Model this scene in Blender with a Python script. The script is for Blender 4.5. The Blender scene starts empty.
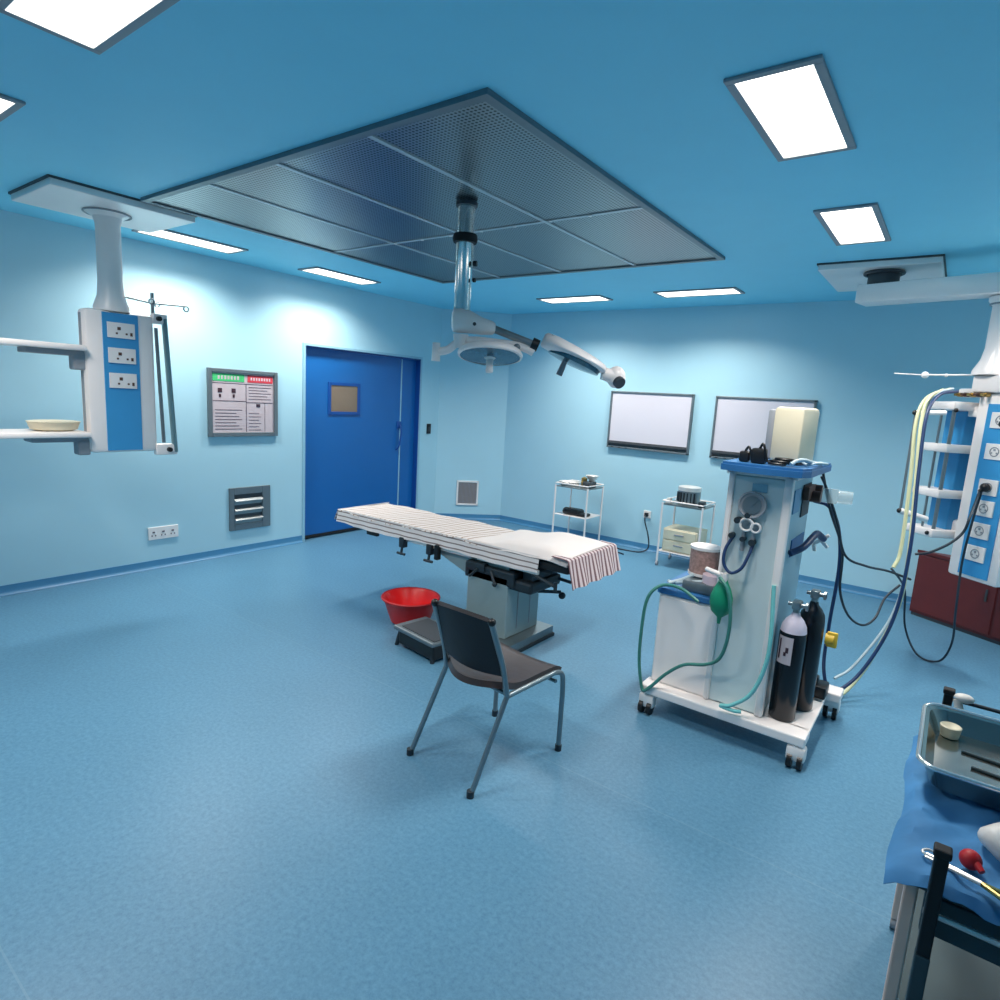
import bpy, bmesh, math, random
from mathutils import Vector, Matrix
random.seed(7)
scene = bpy.context.scene
C = scene.collection
PI = math.pi

# ---------------------------------------------------------------- camera
cd = bpy.data.cameras.new('camera'); cam = bpy.data.objects.new('camera', cd); C.objects.link(cam)
scene.camera = cam
cd.sensor_fit = 'HORIZONTAL'; cd.sensor_width = 36.0; cd.lens = 36.0 * 0.6107; cd.clip_start = 0.02; cd.clip_end = 60
Rv = Vector((0.79876267, 0.59887325, 0.05769779)); Uv = Vector((-0.14461632, 0.09802356, 0.98462049)); Fv = Vector((-0.58400713, 0.79482213, -0.1649044))
cam.matrix_world = Matrix(((Rv.x, Uv.x, -Fv.x, 5.569), (Rv.y, Uv.y, -Fv.y, -3.095), (Rv.z, Uv.z, -Fv.z, 1.680), (0, 0, 0, 1)))
# ---------------------------------------------------------------- world + exposure
w = bpy.data.worlds.new('world'); scene.world = w; w.use_nodes = True
w.node_tree.nodes['Background'].inputs[0].default_value = (0.5, 0.7, 0.9, 1)
w.node_tree.nodes['Background'].inputs[1].default_value = 0.02
vs = scene.view_settings
vs.view_transform = 'Standard'; vs.look = 'None'; vs.gamma = 1.0; vs.use_curve_mapping = False
vs.exposure = 0.97
LAMP_GLOW = 2.0      # what the diffusers themselves give off
LAMP_WATTS = 12.5    # the louvred beam below each of them
LAMP_SPREAD = 136

# ---------------------------------------------------------------- materials
def lin(c):
    f = lambda v: v / 12.92 if v <= .04045 else ((v + .055) / 1.055) ** 2.4
    return tuple(f(v / 255.0) for v in c) + (1,)
def mat(name, rgb, rough=.5, metal=0.0, noise=0.0, scale=20, bump=0.0, emit=0, alpha=1, trans=0, coat=0, spec=.5):
    m = bpy.data.materials.new(name); m.use_nodes = True
    nt = m.node_tree; b = nt.nodes['Principled BSDF']
    col = lin(rgb)
    b.inputs['Base Color'].default_value = col
    b.inputs['Roughness'].default_value = rough
    b.inputs['Metallic'].default_value = metal
    b.inputs['Specular IOR Level'].default_value = spec
    b.inputs['Coat Weight'].default_value = coat
    if trans: b.inputs['Transmission Weight'].default_value = trans; b.inputs['IOR'].default_value = 1.3
    if alpha < 1: b.inputs['Alpha'].default_value = alpha
    if emit:
        b.inputs['Emission Color'].default_value = col; b.inputs['Emission Strength'].default_value = emit
    tc = nt.nodes.new('ShaderNodeTexCoord')
    n = nt.nodes.new('ShaderNodeTexNoise'); n.inputs['Scale'].default_value = scale; n.inputs['Detail'].default_value = 4
    nt.links.new(tc.outputs['Object'], n.inputs['Vector'])
    if noise:
        r = nt.nodes.new('ShaderNodeMix'); r.data_type = 'RGBA'
        r.inputs['A'].default_value = tuple(v * (1 - noise) for v in col[:3]) + (1,)
        r.inputs['B'].default_value = tuple(min(1, v * (1 + noise)) for v in col[:3]) + (1,)
        nt.links.new(n.outputs['Fac'], r.inputs['Factor']); nt.links.new(r.outputs['Result'], b.inputs['Base Color'])
    if bump:
        bp = nt.nodes.new('ShaderNodeBump'); bp.inputs['Strength'].default_value = bump; bp.inputs['Distance'].default_value = .01
        nt.links.new(n.outputs['Fac'], bp.inputs['Height']); nt.links.new(bp.outputs['Normal'], b.inputs['Normal'])
    return m

def floor_mat():
    m = mat('vinyl_floor', (112, 172, 212), .38, noise=.0, bump=.03, scale=60, spec=.4)
    nt = m.node_tree; b = nt.nodes['Principled BSDF']; tc = nt.nodes['Texture Coordinate']
    n1 = nt.nodes.new('ShaderNodeTexNoise'); n1.inputs['Scale'].default_value = 55; n1.inputs['Detail'].default_value = 6; n1.inputs['Roughness'].default_value = .8
    n2 = nt.nodes.new('ShaderNodeTexNoise'); n2.inputs['Scale'].default_value = 1.1; n2.inputs['Detail'].default_value = 3
    for n in (n1, n2): nt.links.new(tc.outputs['Object'], n.inputs['Vector'])
    a = nt.nodes.new('ShaderNodeMapRange'); a.inputs['From Min'].default_value = .36; a.inputs['From Max'].default_value = .62
    nt.links.new(n1.outputs['Fac'], a.inputs['Value'])
    r = nt.nodes.new('ShaderNodeMix'); r.data_type = 'RGBA'
    r.inputs['A'].default_value = lin(FLOOR_A); r.inputs['B'].default_value = lin(FLOOR_B)
    nt.links.new(a.outputs['Result'], r.inputs['Factor'])
    r2 = nt.nodes.new('ShaderNodeMix'); r2.data_type = 'RGBA'; r2.blend_type = 'MULTIPLY'; r2.inputs['Factor'].default_value = .35
    cr = nt.nodes.new('ShaderNodeMapRange'); cr.inputs['From Min'].default_value = .35; cr.inputs['From Max'].default_value = .65; cr.inputs['To Min'].default_value = .82
    nt.links.new(n2.outputs['Fac'], cr.inputs['Value'])
    nt.links.new(r.outputs['Result'], r2.inputs['A']); nt.links.new(cr.outputs['Result'], r2.inputs['B'])
    # welded seams between the vinyl rolls
    sx = nt.nodes.new('ShaderNodeSeparateXYZ'); nt.links.new(tc.outputs['Object'], sx.inputs[0])
    ad = nt.nodes.new('ShaderNodeMath'); ad.operation = 'ADD'; ad.inputs[1].default_value = 20 * 1.9 + .78; nt.links.new(sx.outputs['Y'], ad.inputs[0])
    mo = nt.nodes.new('ShaderNodeMath'); mo.operation = 'MODULO'; mo.inputs[1].default_value = 1.9; nt.links.new(ad.outputs[0], mo.inputs[0])
    lt = nt.nodes.new('ShaderNodeMath'); lt.operation = 'LESS_THAN'; lt.inputs[1].default_value = .006; nt.links.new(mo.outputs[0], lt.inputs[0])
    r3 = nt.nodes.new('ShaderNodeMix'); r3.data_type = 'RGBA'; r3.inputs['B'].default_value = lin((110, 150, 172))
    sc = nt.nodes.new('ShaderNodeMath'); sc.operation = 'MULTIPLY'; sc.inputs[1].default_value = .5; nt.links.new(lt.outputs[0], sc.inputs[0])
    nt.links.new(sc.outputs[0], r3.inputs['Factor']); nt.links.new(r2.outputs['Result'], r3.inputs['A'])
    nt.links.new(r3.outputs['Result'], b.inputs['Base Color'])
    return m
def perf_mat():
    m = mat('perforated_steel', (120, 128, 132), .32, .9)
    nt = m.node_tree; b = nt.nodes['Principled BSDF']; tc = nt.nodes['Texture Coordinate']
    v = nt.nodes.new('ShaderNodeTexVoronoi'); v.voronoi_dimensions = '2D'; v.inputs['Scale'].default_value = 48; v.inputs['Randomness'].default_value = 0
    nt.links.new(tc.outputs['Object'], v.inputs['Vector'])
    a = nt.nodes.new('ShaderNodeMapRange'); a.inputs['From Min'].default_value = .22; a.inputs['From Max'].default_value = .36
    nt.links.new(v.outputs['Distance'], a.inputs['Value'])
    r = nt.nodes.new('ShaderNodeMix'); r.data_type = 'RGBA'
    r.inputs['A'].default_value = lin((22, 26, 30)); r.inputs['B'].default_value = lin((150, 158, 162))
    nt.links.new(a.outputs['Result'], r.inputs['Factor']); nt.links.new(r.outputs['Result'], b.inputs['Base Color'])
    return m
def stripe_mat(name, axis, base, stripe, period, width, rot=0.0):
    m = mat(name, base, .9)
    nt = m.node_tree; b = nt.nodes['Principled BSDF']; tc = nt.nodes['Texture Coordinate']
    mp = nt.nodes.new('ShaderNodeMapping'); mp.inputs['Rotation'].default_value = (0, 0, rot); nt.links.new(tc.outputs['Object'], mp.inputs[0])
    s = nt.nodes.new('ShaderNodeSeparateXYZ'); nt.links.new(mp.outputs[0], s.inputs[0])
    ad = nt.nodes.new('ShaderNodeMath'); ad.operation = 'ADD'; ad.inputs[1].default_value = period * 400; nt.links.new(s.outputs[axis], ad.inputs[0])
    mo = nt.nodes.new('ShaderNodeMath'); mo.operation = 'MODULO'; mo.inputs[1].default_value = period; nt.links.new(ad.outputs[0], mo.inputs[0])
    lt = nt.nodes.new('ShaderNodeMath'); lt.operation = 'LESS_THAN'; lt.inputs[1].default_value = width; nt.links.new(mo.outputs[0], lt.inputs[0])
    r = nt.nodes.new('ShaderNodeMix'); r.data_type = 'RGBA'; r.inputs['A'].default_value = lin(base); r.inputs['B'].default_value = lin(stripe)
    nt.links.new(lt.outputs[0], r.inputs['Factor']); nt.links.new(r.outputs['Result'], b.inputs['Base Color'])
    return m
FLOOR_A = (76, 124, 154); FLOOR_B = (96, 145, 174)
WALL = (175, 218, 233)
M = {}
M['floor'] = floor_mat()
M['wall'] = mat('wall_paint', WALL, .45, noise=.03, scale=3)
M['ceil'] = mat('ceiling_paint', (138, 226, 253), .6, noise=.03, scale=4)
M['base'] = mat('coved_vinyl', (70, 134, 176), .4, noise=.06, scale=30)
M['perf'] = perf_mat()
M['alu'] = mat('aluminium', (196, 204, 208), .45, .35, noise=.05, scale=30)
M['alud'] = mat('aluminium_dull', (120, 132, 138), .45, .6, noise=.08, scale=30)
M['steel'] = mat('stainless_steel', (236, 232, 226), .32, .5, noise=.04, scale=15)
M['steelb'] = mat('brushed_steel', (150, 158, 160), .35, .9, noise=.1, scale=40)
M['pole'] = mat('polished_pole_steel', (244, 240, 234), .13, .9, noise=.02)
M['chrome'] = mat('chrome', (235, 233, 230), .14, .85, noise=.02)
M['white'] = mat('white_enamel', (250, 243, 240), .3, noise=.02, scale=8)
M['whitep'] = mat('white_plastic', (240, 236, 234), .45, noise=.03, scale=12)
M['cream'] = mat('cream_plastic', (222, 214, 188), .5, noise=.05, scale=10)
M['greyp'] = mat('grey_plastic', (150, 155, 162), .5, noise=.05, scale=12)
M['dgrey'] = mat('dark_grey_plastic', (62, 68, 74), .5, noise=.1, scale=20)
M['black'] = mat('black_plastic', (16, 17, 20), .4, noise=.2, scale=20)
M['rubber'] = mat('black_rubber', (22, 23, 26), .7, noise=.2, scale=30)
M['blue'] = mat('blue_panel', (58, 152, 210), .35, noise=.03, scale=10)
M['blued'] = mat('blue_tray', (48, 108, 164), .35, noise=.05, scale=12)
M['door'] = mat('blue_door_laminate', (20, 100, 172), .3, noise=.05, scale=3)
M['doorj'] = mat('blue_door_jamb', (16, 76, 152), .4, noise=.05, scale=3)
M['frame'] = mat('door_frame_paint', (150, 196, 216), .35, .1, noise=.04, scale=8)
M['red'] = mat('red_plastic', (236, 30, 32), .35, noise=.08, scale=10)
M['redb'] = mat('dark_red_rubber', (190, 20, 30), .5, noise=.1, scale=20)
M['leather'] = mat('brown_black_vinyl', (58, 50, 50), .35, noise=.15, scale=25, bump=.1)
M['leatherb'] = mat('navy_black_vinyl', (8, 9, 20), .6, noise=.15, scale=25, bump=.1)
M['tube'] = mat('grey_steel_tube', (130, 144, 150), .3, .7, noise=.06, scale=30)
M['tgrey'] = mat('grey_green_enamel', (146, 166, 168), .4, .2, noise=.05, scale=12)
M['tdark'] = mat('dark_table_frame', (40, 52, 60), .5, .2, noise=.15, scale=20)
M['matt'] = mat('black_mattress_vinyl', (24, 26, 30), .5, noise=.1)
M['sheetY'] = stripe_mat('striped_sheet_cloth', 0, (232, 224, 220), (176, 150, 132), .052, .013, rot=.18)
M['sheetB'] = stripe_mat('sheet_border_cloth', 2, (228, 222, 220), (136, 122, 120), .034, .009)
M['sheetX'] = stripe_mat('striped_towel_cloth', 1, (214, 200, 202), (120, 92, 98), .042, .019)
M['linen'] = mat('white_linen', (236, 228, 224), .95, noise=.03, scale=8, bump=.15)
M['board'] = mat('viewer_screen', (218, 216, 226), .3, noise=.015, scale=3)
M['wood'] = mat('reddish_brown_wood', (98, 34, 34), .45, noise=.25, scale=6)
M['cylb'] = mat('black_cylinder_paint', (14, 18, 26), .25, .1, noise=.2, scale=6)
M['cylw'] = mat('white_shoulder_paint', (214, 206, 222), .35, noise=.04)
M['brass'] = mat('brass', (180, 150, 90), .3, .9, noise=.1, scale=30)
M['brown'] = mat('brown_connector', (96, 66, 56), .5, .2, noise=.2, scale=30)
M['green'] = mat('green_rubber', (14, 140, 104), .4, noise=.1, scale=12)
M['greent'] = mat('dark_green_tube', (60, 128, 118), .35, noise=.1, scale=12)
M['teal'] = mat('pale_teal_tube', (120, 200, 200), .25, noise=.05, scale=12)
M['hblue'] = mat('dark_blue_hose', (20, 52, 96), .4, noise=.1, scale=12)
M['hyel'] = mat('pale_yellow_hose', (205, 208, 168), .45, noise=.06, scale=12)
M['hwht'] = mat('pale_grey_hose', (176, 196, 204), .4, noise=.06, scale=12)
M['cable'] = mat('black_cable', (26, 44, 58), .5, noise=.1, scale=12)
M['drape'] = mat('blue_drape_cloth', (66, 132, 184), .8, noise=.35, scale=7, bump=.4)
M['yellow'] = mat('yellow_plastic', (222, 186, 60), .5, noise=.06)
M['latex'] = mat('white_latex', (226, 222, 216), .45, noise=.08, scale=14, bump=.2)
M['gold'] = mat('gold_plated_steel', (226, 190, 120), .25, 1.0, noise=.1, scale=20)
M['clear'] = mat('clear_plastic_cover', (205, 220, 222), .12, noise=.1, scale=9, alpha=.35)
M['side'] = mat('pale_blue_side_panel', (150, 190, 206), .4, noise=.05, scale=6)
M['facew'] = mat('pale_machine_front', (206, 222, 224), .3, noise=.06, scale=5)
M['granule'] = mat('soda_lime_granules', (176, 140, 132), .8, noise=.75, scale=60)
M['pink'] = mat('pale_pink_plastic', (222, 200, 210), .4, noise=.05)
M['lens'] = mat('lamp_lens_glass', (70, 110, 128), .12, .4, noise=.35, scale=45)
M['glassb'] = mat('bronze_window_glass', (134, 118, 100), .15, .2, noise=.12, scale=6)
M['posterw'] = mat('poster_paper', (198, 186, 192), .5, noise=.03)
M['posterg'] = mat('poster_green', (70, 196, 120), .5, noise=.08)
M['posterr'] = mat('poster_red', (214, 66, 80), .5, noise=.08)
M['ink'] = mat('printed_ink', (96, 84, 96), .6, noise=.2)
M['inkd'] = mat('dark_ink', (60, 36, 50), .6, noise=.2)
M['beige'] = mat('beige_leg_reflection', (226, 198, 184), .4, 0.0, noise=.08)  # chrome legs: the beige they reflect is put into the base colour
M['shiny'] = mat('tray_steel', (168, 172, 166), .16, .95, noise=.12, scale=8)
M['tealsteel'] = mat('trolley_steel', (58, 78, 84), .5, .3, noise=.1, scale=8)
lm = mat('lit_diffuser', (255, 250, 240), .5, emit=LAMP_GLOW); M['lit'] = lm

# ---------------------------------------------------------------- mesh helpers
def box(bm, c, s, rz=0.0, rot=None, bev=0.0, seg=2):
    r = bmesh.ops.create_cube(bm, size=1.0)
    vs_ = r['verts']
    bmesh.ops.scale(bm, vec=Vector(s), verts=vs_)
    if bev > 0:
        es = list({e for v in vs_ for e in v.link_edges})
        q = bmesh.ops.bevel(bm, geom=es, offset=min(bev, min(s) * .49), segments=seg, affect='EDGES', profile=.5)
        vs_ = list({v for v in vs_ if v.is_valid} | {v for v in q['verts'] if v.is_valid})
    mt = Matrix.Translation(Vector(c)) @ (rot.to_4x4() if rot is not None else Matrix.Rotation(rz, 4, 'Z'))
    bmesh.ops.transform(bm, matrix=mt, verts=vs_)
    return bm
def bb(bm, a, b, bev=0.0):   # box from corner to corner
    return box(bm, [(a[i] + b[i]) / 2 for i in range(3)], [abs(b[i] - a[i]) for i in range(3)], bev=bev)
def cyl(bm, p0, p1, r0, r1=None, seg=20, caps=True):
    if r1 is None: r1 = r0
    p0 = Vector(p0); p1 = Vector(p1); d = p1 - p0; q = d.to_track_quat('Z', 'Y')
    r = bmesh.ops.create_cone(bm, cap_ends=caps, segments=seg, radius1=r0, radius2=r1, depth=d.length)
    bmesh.ops.transform(bm, matrix=Matrix.Translation((p0 + p1) / 2) @ q.to_matrix().to_4x4(), verts=r['verts'])
    return bm
def lathe(bm, prof, c=(0, 0, 0), seg=32, mt=None, sx=1, sy=1):
    rings = []
    for (r, z) in prof:
        if r < 1e-5: rings.append([bm.verts.new((0, 0, z))])
        else: rings.append([bm.verts.new((r * sx * math.cos(2 * PI * i / seg), r * sy * math.sin(2 * PI * i / seg), z)) for i in range(seg)])
    for a, b in zip(rings, rings[1:]):
        for i in range(seg):
            j = (i + 1) % seg
            if len(a) == 1 and len(b) == 1: continue
            if len(a) == 1: bm.faces.new((a[0], b[j], b[i]))
            elif len(b) == 1: bm.faces.new((a[i], a[j], b[0]))
            else: bm.faces.new((a[i], a[j], b[j], b[i]))
    vs_ = [v for r in rings for v in r]
    mt = (Matrix.Translation(Vector(c)) @ (mt if mt is not None else Matrix.Identity(4)))
    bmesh.ops.transform(bm, matrix=mt, verts=vs_)
    bmesh.ops.recalc_face_normals(bm, faces=bm.faces)
    return bm
def sph(bm, c, r, sx=1, sy=1, sz=1, seg=20):
    q = bmesh.ops.create_uvsphere(bm, u_segments=seg, v_segments=seg // 2 + 2, radius=r)
    bmesh.ops.transform(bm, matrix=Matrix.Translation(Vector(c)) @ Matrix.Diagonal((sx, sy, sz, 1)), verts=q['verts'])
    return bm
def catmull(P, n=8):
    P = [Vector(p) for p in P]; out = []
    Q = [2 * P[0] - P[1]] + P + [2 * P[-1] - P[-2]]
    for i in range(1, len(Q) - 2):
        a, b, c, d = Q[i - 1:i + 3]
        for k in range(n):
            t = k / n
            out.append(.5 * ((2 * b) + (c - a) * t + (2 * a - 5 * b + 4 * c - d) * t * t + (3 * b - a - 3 * c + d) * t ** 3))
    out.append(P[-1]); return out
def tube(bm, P, r, n=8, seg=10, smooth=True, close=False):
    pts = catmull(P, n) if smooth else [Vector(p) for p in P]
    T0 = (pts[1] - pts[0]).normalized(); up = T0.orthogonal().normalized(); rings = []
    for i, p in enumerate(pts):
        t = (pts[min(i + 1, len(pts) - 1)] - pts[max(i - 1, 0)])
        if close and i in (0, len(pts) - 1): t = pts[1] - pts[-2]
        t = t.normalized(); up = (up - t * up.dot(t)).normalized(); s = t.cross(up)
        rings.append([bm.verts.new(p + (up * math.cos(2 * PI * k / seg) + s * math.sin(2 * PI * k / seg)) * r) for k in range(seg)])
    for a, b in zip(rings, rings[1:]):
        for k in range(seg): bm.faces.new((a[k], a[(k + 1) % seg], b[(k + 1) % seg], b[k]))
    if not close:
        bm.faces.new(rings[0][::-1]); bm.faces.new(rings[-1])
    return bm
def ring(bm, c, r, t, ax='Z', sx=1, sy=1, seg=28, mt=None):
    pts = []
    for i in range(seg + 1):
        a = 2 * PI * i / seg; p = Vector((r * sx * math.cos(a), r * sy * math.sin(a), 0))
        if mt is not None: p = mt @ p
        elif ax == 'X': p = Vector((0, p.x, p.y))
        elif ax == 'Y': p = Vector((p.x, 0, p.y))
        pts.append(p + Vector(c))
    return tube(bm, pts, t, smooth=False, seg=8, close=True)
def grid(bm, f, nu, nv, thick=None):
    V = [[bm.verts.new(f(i / nu, j / nv)) for j in range(nv + 1)] for i in range(nu + 1)]
    for i in range(nu):
        for j in range(nv): bm.faces.new((V[i][j], V[i + 1][j], V[i + 1][j + 1], V[i][j + 1]))
    bmesh.ops.recalc_face_normals(bm, faces=bm.faces)
    if thick: bmesh.ops.solidify(bm, geom=bm.faces[:], thickness=thick)
    return bm
def new(): return bmesh.new()

def split_parts(name, bm, m, parent=None, world=True, smooth=False):
    # one part per connected piece
    bm.verts.ensure_lookup_table(); todo = set(bm.verts); out = []
    while todo:
        st = [todo.pop()]; isl = set(st)
        while st:
            v = st.pop()
            for e in v.link_edges:
                o = e.other_vert(v)
                if o not in isl: isl.add(o); todo.discard(o); st.append(o)
        nb = new(); mp = {v: nb.verts.new(v.co) for v in isl}
        for f in {f for v in isl for f in v.link_faces}: nb.faces.new([mp[v] for v in f.verts])
        out.append(part(name, nb, m, parent, world, smooth))
    bm.free(); return out
def part(name, bm, m, parent=None, world=True, smooth=False, label=None):
    me = bpy.data.meshes.new(name); 
    if parent is not None and world:
        bmesh.ops.transform(bm, matrix=parent_world(parent).inverted(), verts=bm.verts)
    bmesh.ops.recalc_face_normals(bm, faces=bm.faces)
    bm.to_mesh(me); bm.free(); me.materials.append(M[m] if isinstance(m, str) else m)
    if smooth:
        for p in me.polygons: p.use_smooth = True
        try:
            me.set_sharp_from_angle(angle=math.radians(40))
        except Exception: pass
    o = bpy.data.objects.new(name, me); C.objects.link(o)
    if parent is not None: o.parent = parent
    if label: o['label'] = label
    return o
def parent_world(o):
    m = Matrix.LocRotScale(o.location, o.rotation_euler, o.scale)
    return parent_world(o.parent) @ m if o.parent else m
def thing(name, label, cat, loc=(0, 0, 0), rz=0, group=None):
    o = bpy.data.objects.new(name, None); C.objects.link(o); o.empty_display_size = .1
    o.location = loc; o.rotation_euler = (0, 0, rz); o['label'] = label; o['category'] = cat
    if group: o['group'] = group
    return o
def tag(o, label, cat, group=None):
    o['label'] = label; o['category'] = cat
    if group: o['group'] = group
    # put the origin at the middle of the base
    me = o.data; xs = [v.co for v in me.vertices]
    c = Vector((sum(v.x for v in xs) / len(xs), sum(v.y for v in xs) / len(xs), min(v.z for v in xs)))
    me.transform(Matrix.Translation(-c)); o.location = o.location + c
    return o
def struct(name, bm, m, smooth=False, parent=None):
    o = part(name, bm, m, parent, smooth=smooth)
    if parent is None: o['kind'] = 'structure'
    return o
def dup(root, loc, rz=0, label=None, group=None):
    r = root.copy(); C.objects.link(r); r.location = loc; r.rotation_euler = (0, 0, rz)
    if label: r['label'] = label
    if group: r['group'] = group
    def rec(a, b):
        for ch in list(a.children):
            k = ch.copy(); C.objects.link(k); k.parent = b; rec(ch, k)
    rec(root, r)
    return r

# ================================================================ ROOM
XR = 7.0; YB = 3.633; YF = -4.6; H = 2.772; CH = 0.646; T = .15
DY0, DY1, DH = .901, 2.623, 2.10
b = new(); bb(b, (-.4, YF - .2, -.1), (XR + .2, YB + .3, 0)); struct('floor', b, 'floor')
b = new(); bb(b, (-.4, YF - .2, H), (XR + .2, YB + .3, H + .1)); struct('ceiling', b, 'ceil')
b = new()
bb(b, (-T, YF, 0), (0, DY0, H)); bb(b, (-T, DY0, DH), (0, DY1, H)); bb(b, (-T, DY1, 0), (0, YB - CH, H))
struct('wall_left', b, 'wall')
b = new(); bb(b, (CH, YB, 0), (XR, YB + T, H)); struct('wall_back', b, 'wall')
def prism(bm, pts, z0, z1):
    lo = [bm.verts.new((x, y, z0)) for x, y in pts]; hi = [bm.verts.new((x, y, z1)) for x, y in pts]
    bm.faces.new(lo[::-1]); bm.faces.new(hi)
    for i in range(len(pts)): j = (i + 1) % len(pts); bm.faces.new((lo[i], lo[j], hi[j], hi[i]))
    return bm
b = new(); prism(b, [(0, YB - CH), (CH, YB), (CH, YB + T), (-T, YB - CH)], 0, H); struct('wall_corner', b, 'wall')
b = new(); bb(b, (XR, YF, 0), (XR + T, YB + T, H)); struct('wall_right', b, 'wall')
b = new(); bb(b, (-T, YF - T, 0), (XR + T, YF, H)); struct('wall_front', b, 'wall')
# baseboards: vinyl turned up the wall in a small cove
def cove(name, p0, p1, nrm):
    b = new(); prof = [(0.0, .075), (.006, .075), (.007, .03), (.012, .015), (.028, .004), (.028, 0.0), (0.0, 0.0)]
    p0 = Vector(p0 + (0,)); p1 = Vector(p1 + (0,)); n = Vector(nrm + (0,)).normalized()
    A = [b.verts.new(p0 + n * d + Vector((0, 0, z))) for d, z in prof]; B = [b.verts.new(p1 + n * d + Vector((0, 0, z))) for d, z in prof]
    b.faces.new(A); b.faces.new(B[::-1])
    for i in range(len(prof)): j = (i + 1) % len(prof); b.faces.new((A[i], A[j], B[j], B[i]))
    return struct(name, b, 'base', smooth=True)
cove('baseboard_left', (0, YF), (0, DY0 - .03), (1, 0))
cove('baseboard_left.001', (0, DY1 + .03), (0, YB - CH), (1, 0))
cove('baseboard_corner', (0, YB - CH), (CH, YB), (1, -1))
cove('baseboard_back', (CH, YB), (XR, YB), (0, -1))
cove('baseboard_right', (XR, YF), (XR, YB), (-1, 0))
cove('baseboard_front', (0, YF), (XR, YF), (0, 1))
# door
d = bpy.data.objects.new('door_1', None); C.objects.link(d); d.location = (-.08, (DY0 + DY1) / 2, 0); d['kind'] = 'structure'
YS = 2.36
b = new(); bb(b, (-.115, DY0 + .004, .012), (-.07, YS - .003, DH - .004), .004); part('door_leaf', b, 'door', d)
b = new(); bb(b, (-.115, YS + .003, .012), (-.07, DY1 - .004, DH - .004), .004); part('door_leaf', b, 'door', d)
b = new()
for (a0, a1, z0, z1) in ((1.25, 1.29, 1.385, 1.745), (1.665, 1.705, 1.385, 1.745), (1.29, 1.665, 1.385, 1.42), (1.29, 1.665, 1.71, 1.745)): bb(b, (-.075, a0, z0), (-.058, a1, z1), .003)
wf = part('window_frame', b, 'doorj', d, label='dark square vision panel frame')
b = new(); bb(b, (-.073, 1.285, 1.415), (-.066, 1.67, 1.715)); part('glass_pane', b, 'glassb', wf)
b = new(); bb(b, (-.07, YS - .008, .02), (-.064, YS + .008, DH - .02)); part('astragal', b, 'frame', d, label='pale strip where the leaves meet')
b = new(); tube(b, [(-.068, 2.335, 1.26), (-.03, 2.335, 1.25), (-.02, 2.335, 1.15), (-.03, 2.31, 1.0), (-.068, 2.30, .96)], .011); box(b, (-.062, 2.335, 1.27), (.016, .07, .09), bev=.005); part('handle', b, 'doorj', d, smooth=True)
b = new(); bb(b, (-.069, DY0 + .01, .015), (-.064, YS - .01, .045)); part('bottom_seal', b, 'rubber', d)
b = new()
bb(b, (-.15, DY0 - .028, 0), (.012, DY0 + .004, DH + .028), .003); bb(b, (-.15, DY1 - .004, 0), (.012, DY1 + .02, DH + .028), .003); bb(b, (-.15, DY0, DH), (.012, DY1, DH + .028), .003)
struct('trim_1', b, 'frame')
b = new(); bb(b, (-.10, DY1 - .012, .0), (.0, DY1 - .003, DH), 0); bb(b, (-.10, DY0, DH - .012), (0, DY1, DH - .003)); struct('trim_2', b, 'doorj')
b = new(); bb(b, (-T - .02, DY0 - .05, 0), (-T - .005, DY1 + .05, DH + .05)); struct('trim_3', b, 'doorj')

# ================================================================ CEILING LIGHTS
def make_light():
    t = thing('ceiling_light', '', 'ceiling light')
    L, W_, fh = .78, .30, .030
    b = new(); fw = .030
    for s in (-1, 1):
        box(b, (s * (L / 2 - fw / 2), 0, -.006), (fw, W_, .012), bev=.003); box(b, (0, s * (W_ / 2 - fw / 2), -.006), (L - 2 * fw, fw, .012), bev=.003)
    part('frame', b, 'greyp', t, world=False)
    b = new()
    for s in (-1, 1):
        box(b, (s * (L / 2 - fw + .002), 0, -.006 + .0), (.004, W_ - 2 * fw, .011)); box(b, (0, s * (W_ / 2 - fw + .002), -.006), (L - 2 * fw, .004, .011))
    part('inner_lip', b, 'white', t, world=False)
    b = new(); box(b, (0, 0, -.004), (L - 2 * fw, W_ - 2 * fw, .006)); part('diffuser', b, 'lit', t, world=False)
    ld = bpy.data.lights.new('lamp_beam', 'AREA'); ld.shape = 'RECTANGLE'; ld.size = L - 2 * fw - .01; ld.size_y = W_ - 2 * fw - .01
    ld.energy = LAMP_WATTS; ld.color = (1.0, .92, .84); ld.spread = math.radians(LAMP_SPREAD)
    lo = bpy.data.objects.new('lamp_beam', ld); C.objects.link(lo); lo.parent = t; lo.location = (0, 0, -.0085)
    return t
L0 = make_light()
LG = 'recessed ceiling lights'
spots = [((4.92, -.50), 1, 'large lit ceiling light nearest the right foreground, grey frame'),
         ((4.92, 1.07), 1, 'lit ceiling light beside the right pendant ceiling plate'),
         ((3.41, 2.81), 0, 'bright strip ceiling light in front of back wall, above the gap between wall viewers'),
         ((2.06, 2.81), 0, 'bright strip ceiling light near back wall, above the surgical lamp heads'),
         ((.49, .96), 1, 'bright ceiling light along left wall above the blue door'),
         ((.49, -.50), 1, 'bright ceiling light on the left beside the left pendant column'),
         ((6.38, 1.75), 1, 'added lit ceiling light by the right wall, unseen, past the right pendant arm'),  # added unseen fixture that brightens the right side of the room
         ((1.9, -2.25), 0, 'lit ceiling light cut by the left edge of the photo'),
         ((3.41, -2.25), 0, 'lit ceiling light cut by the top edge of the photo')]
for i, ((x, y), r, lab) in enumerate(spots):
    if i == 0: L0.location = (x, y, H); L0.rotation_euler = (0, 0, PI / 2 * r); L0['label'] = lab; L0['group'] = LG
    else: dup(L0, (x, y, H), PI / 2 * r, lab, LG)

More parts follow.
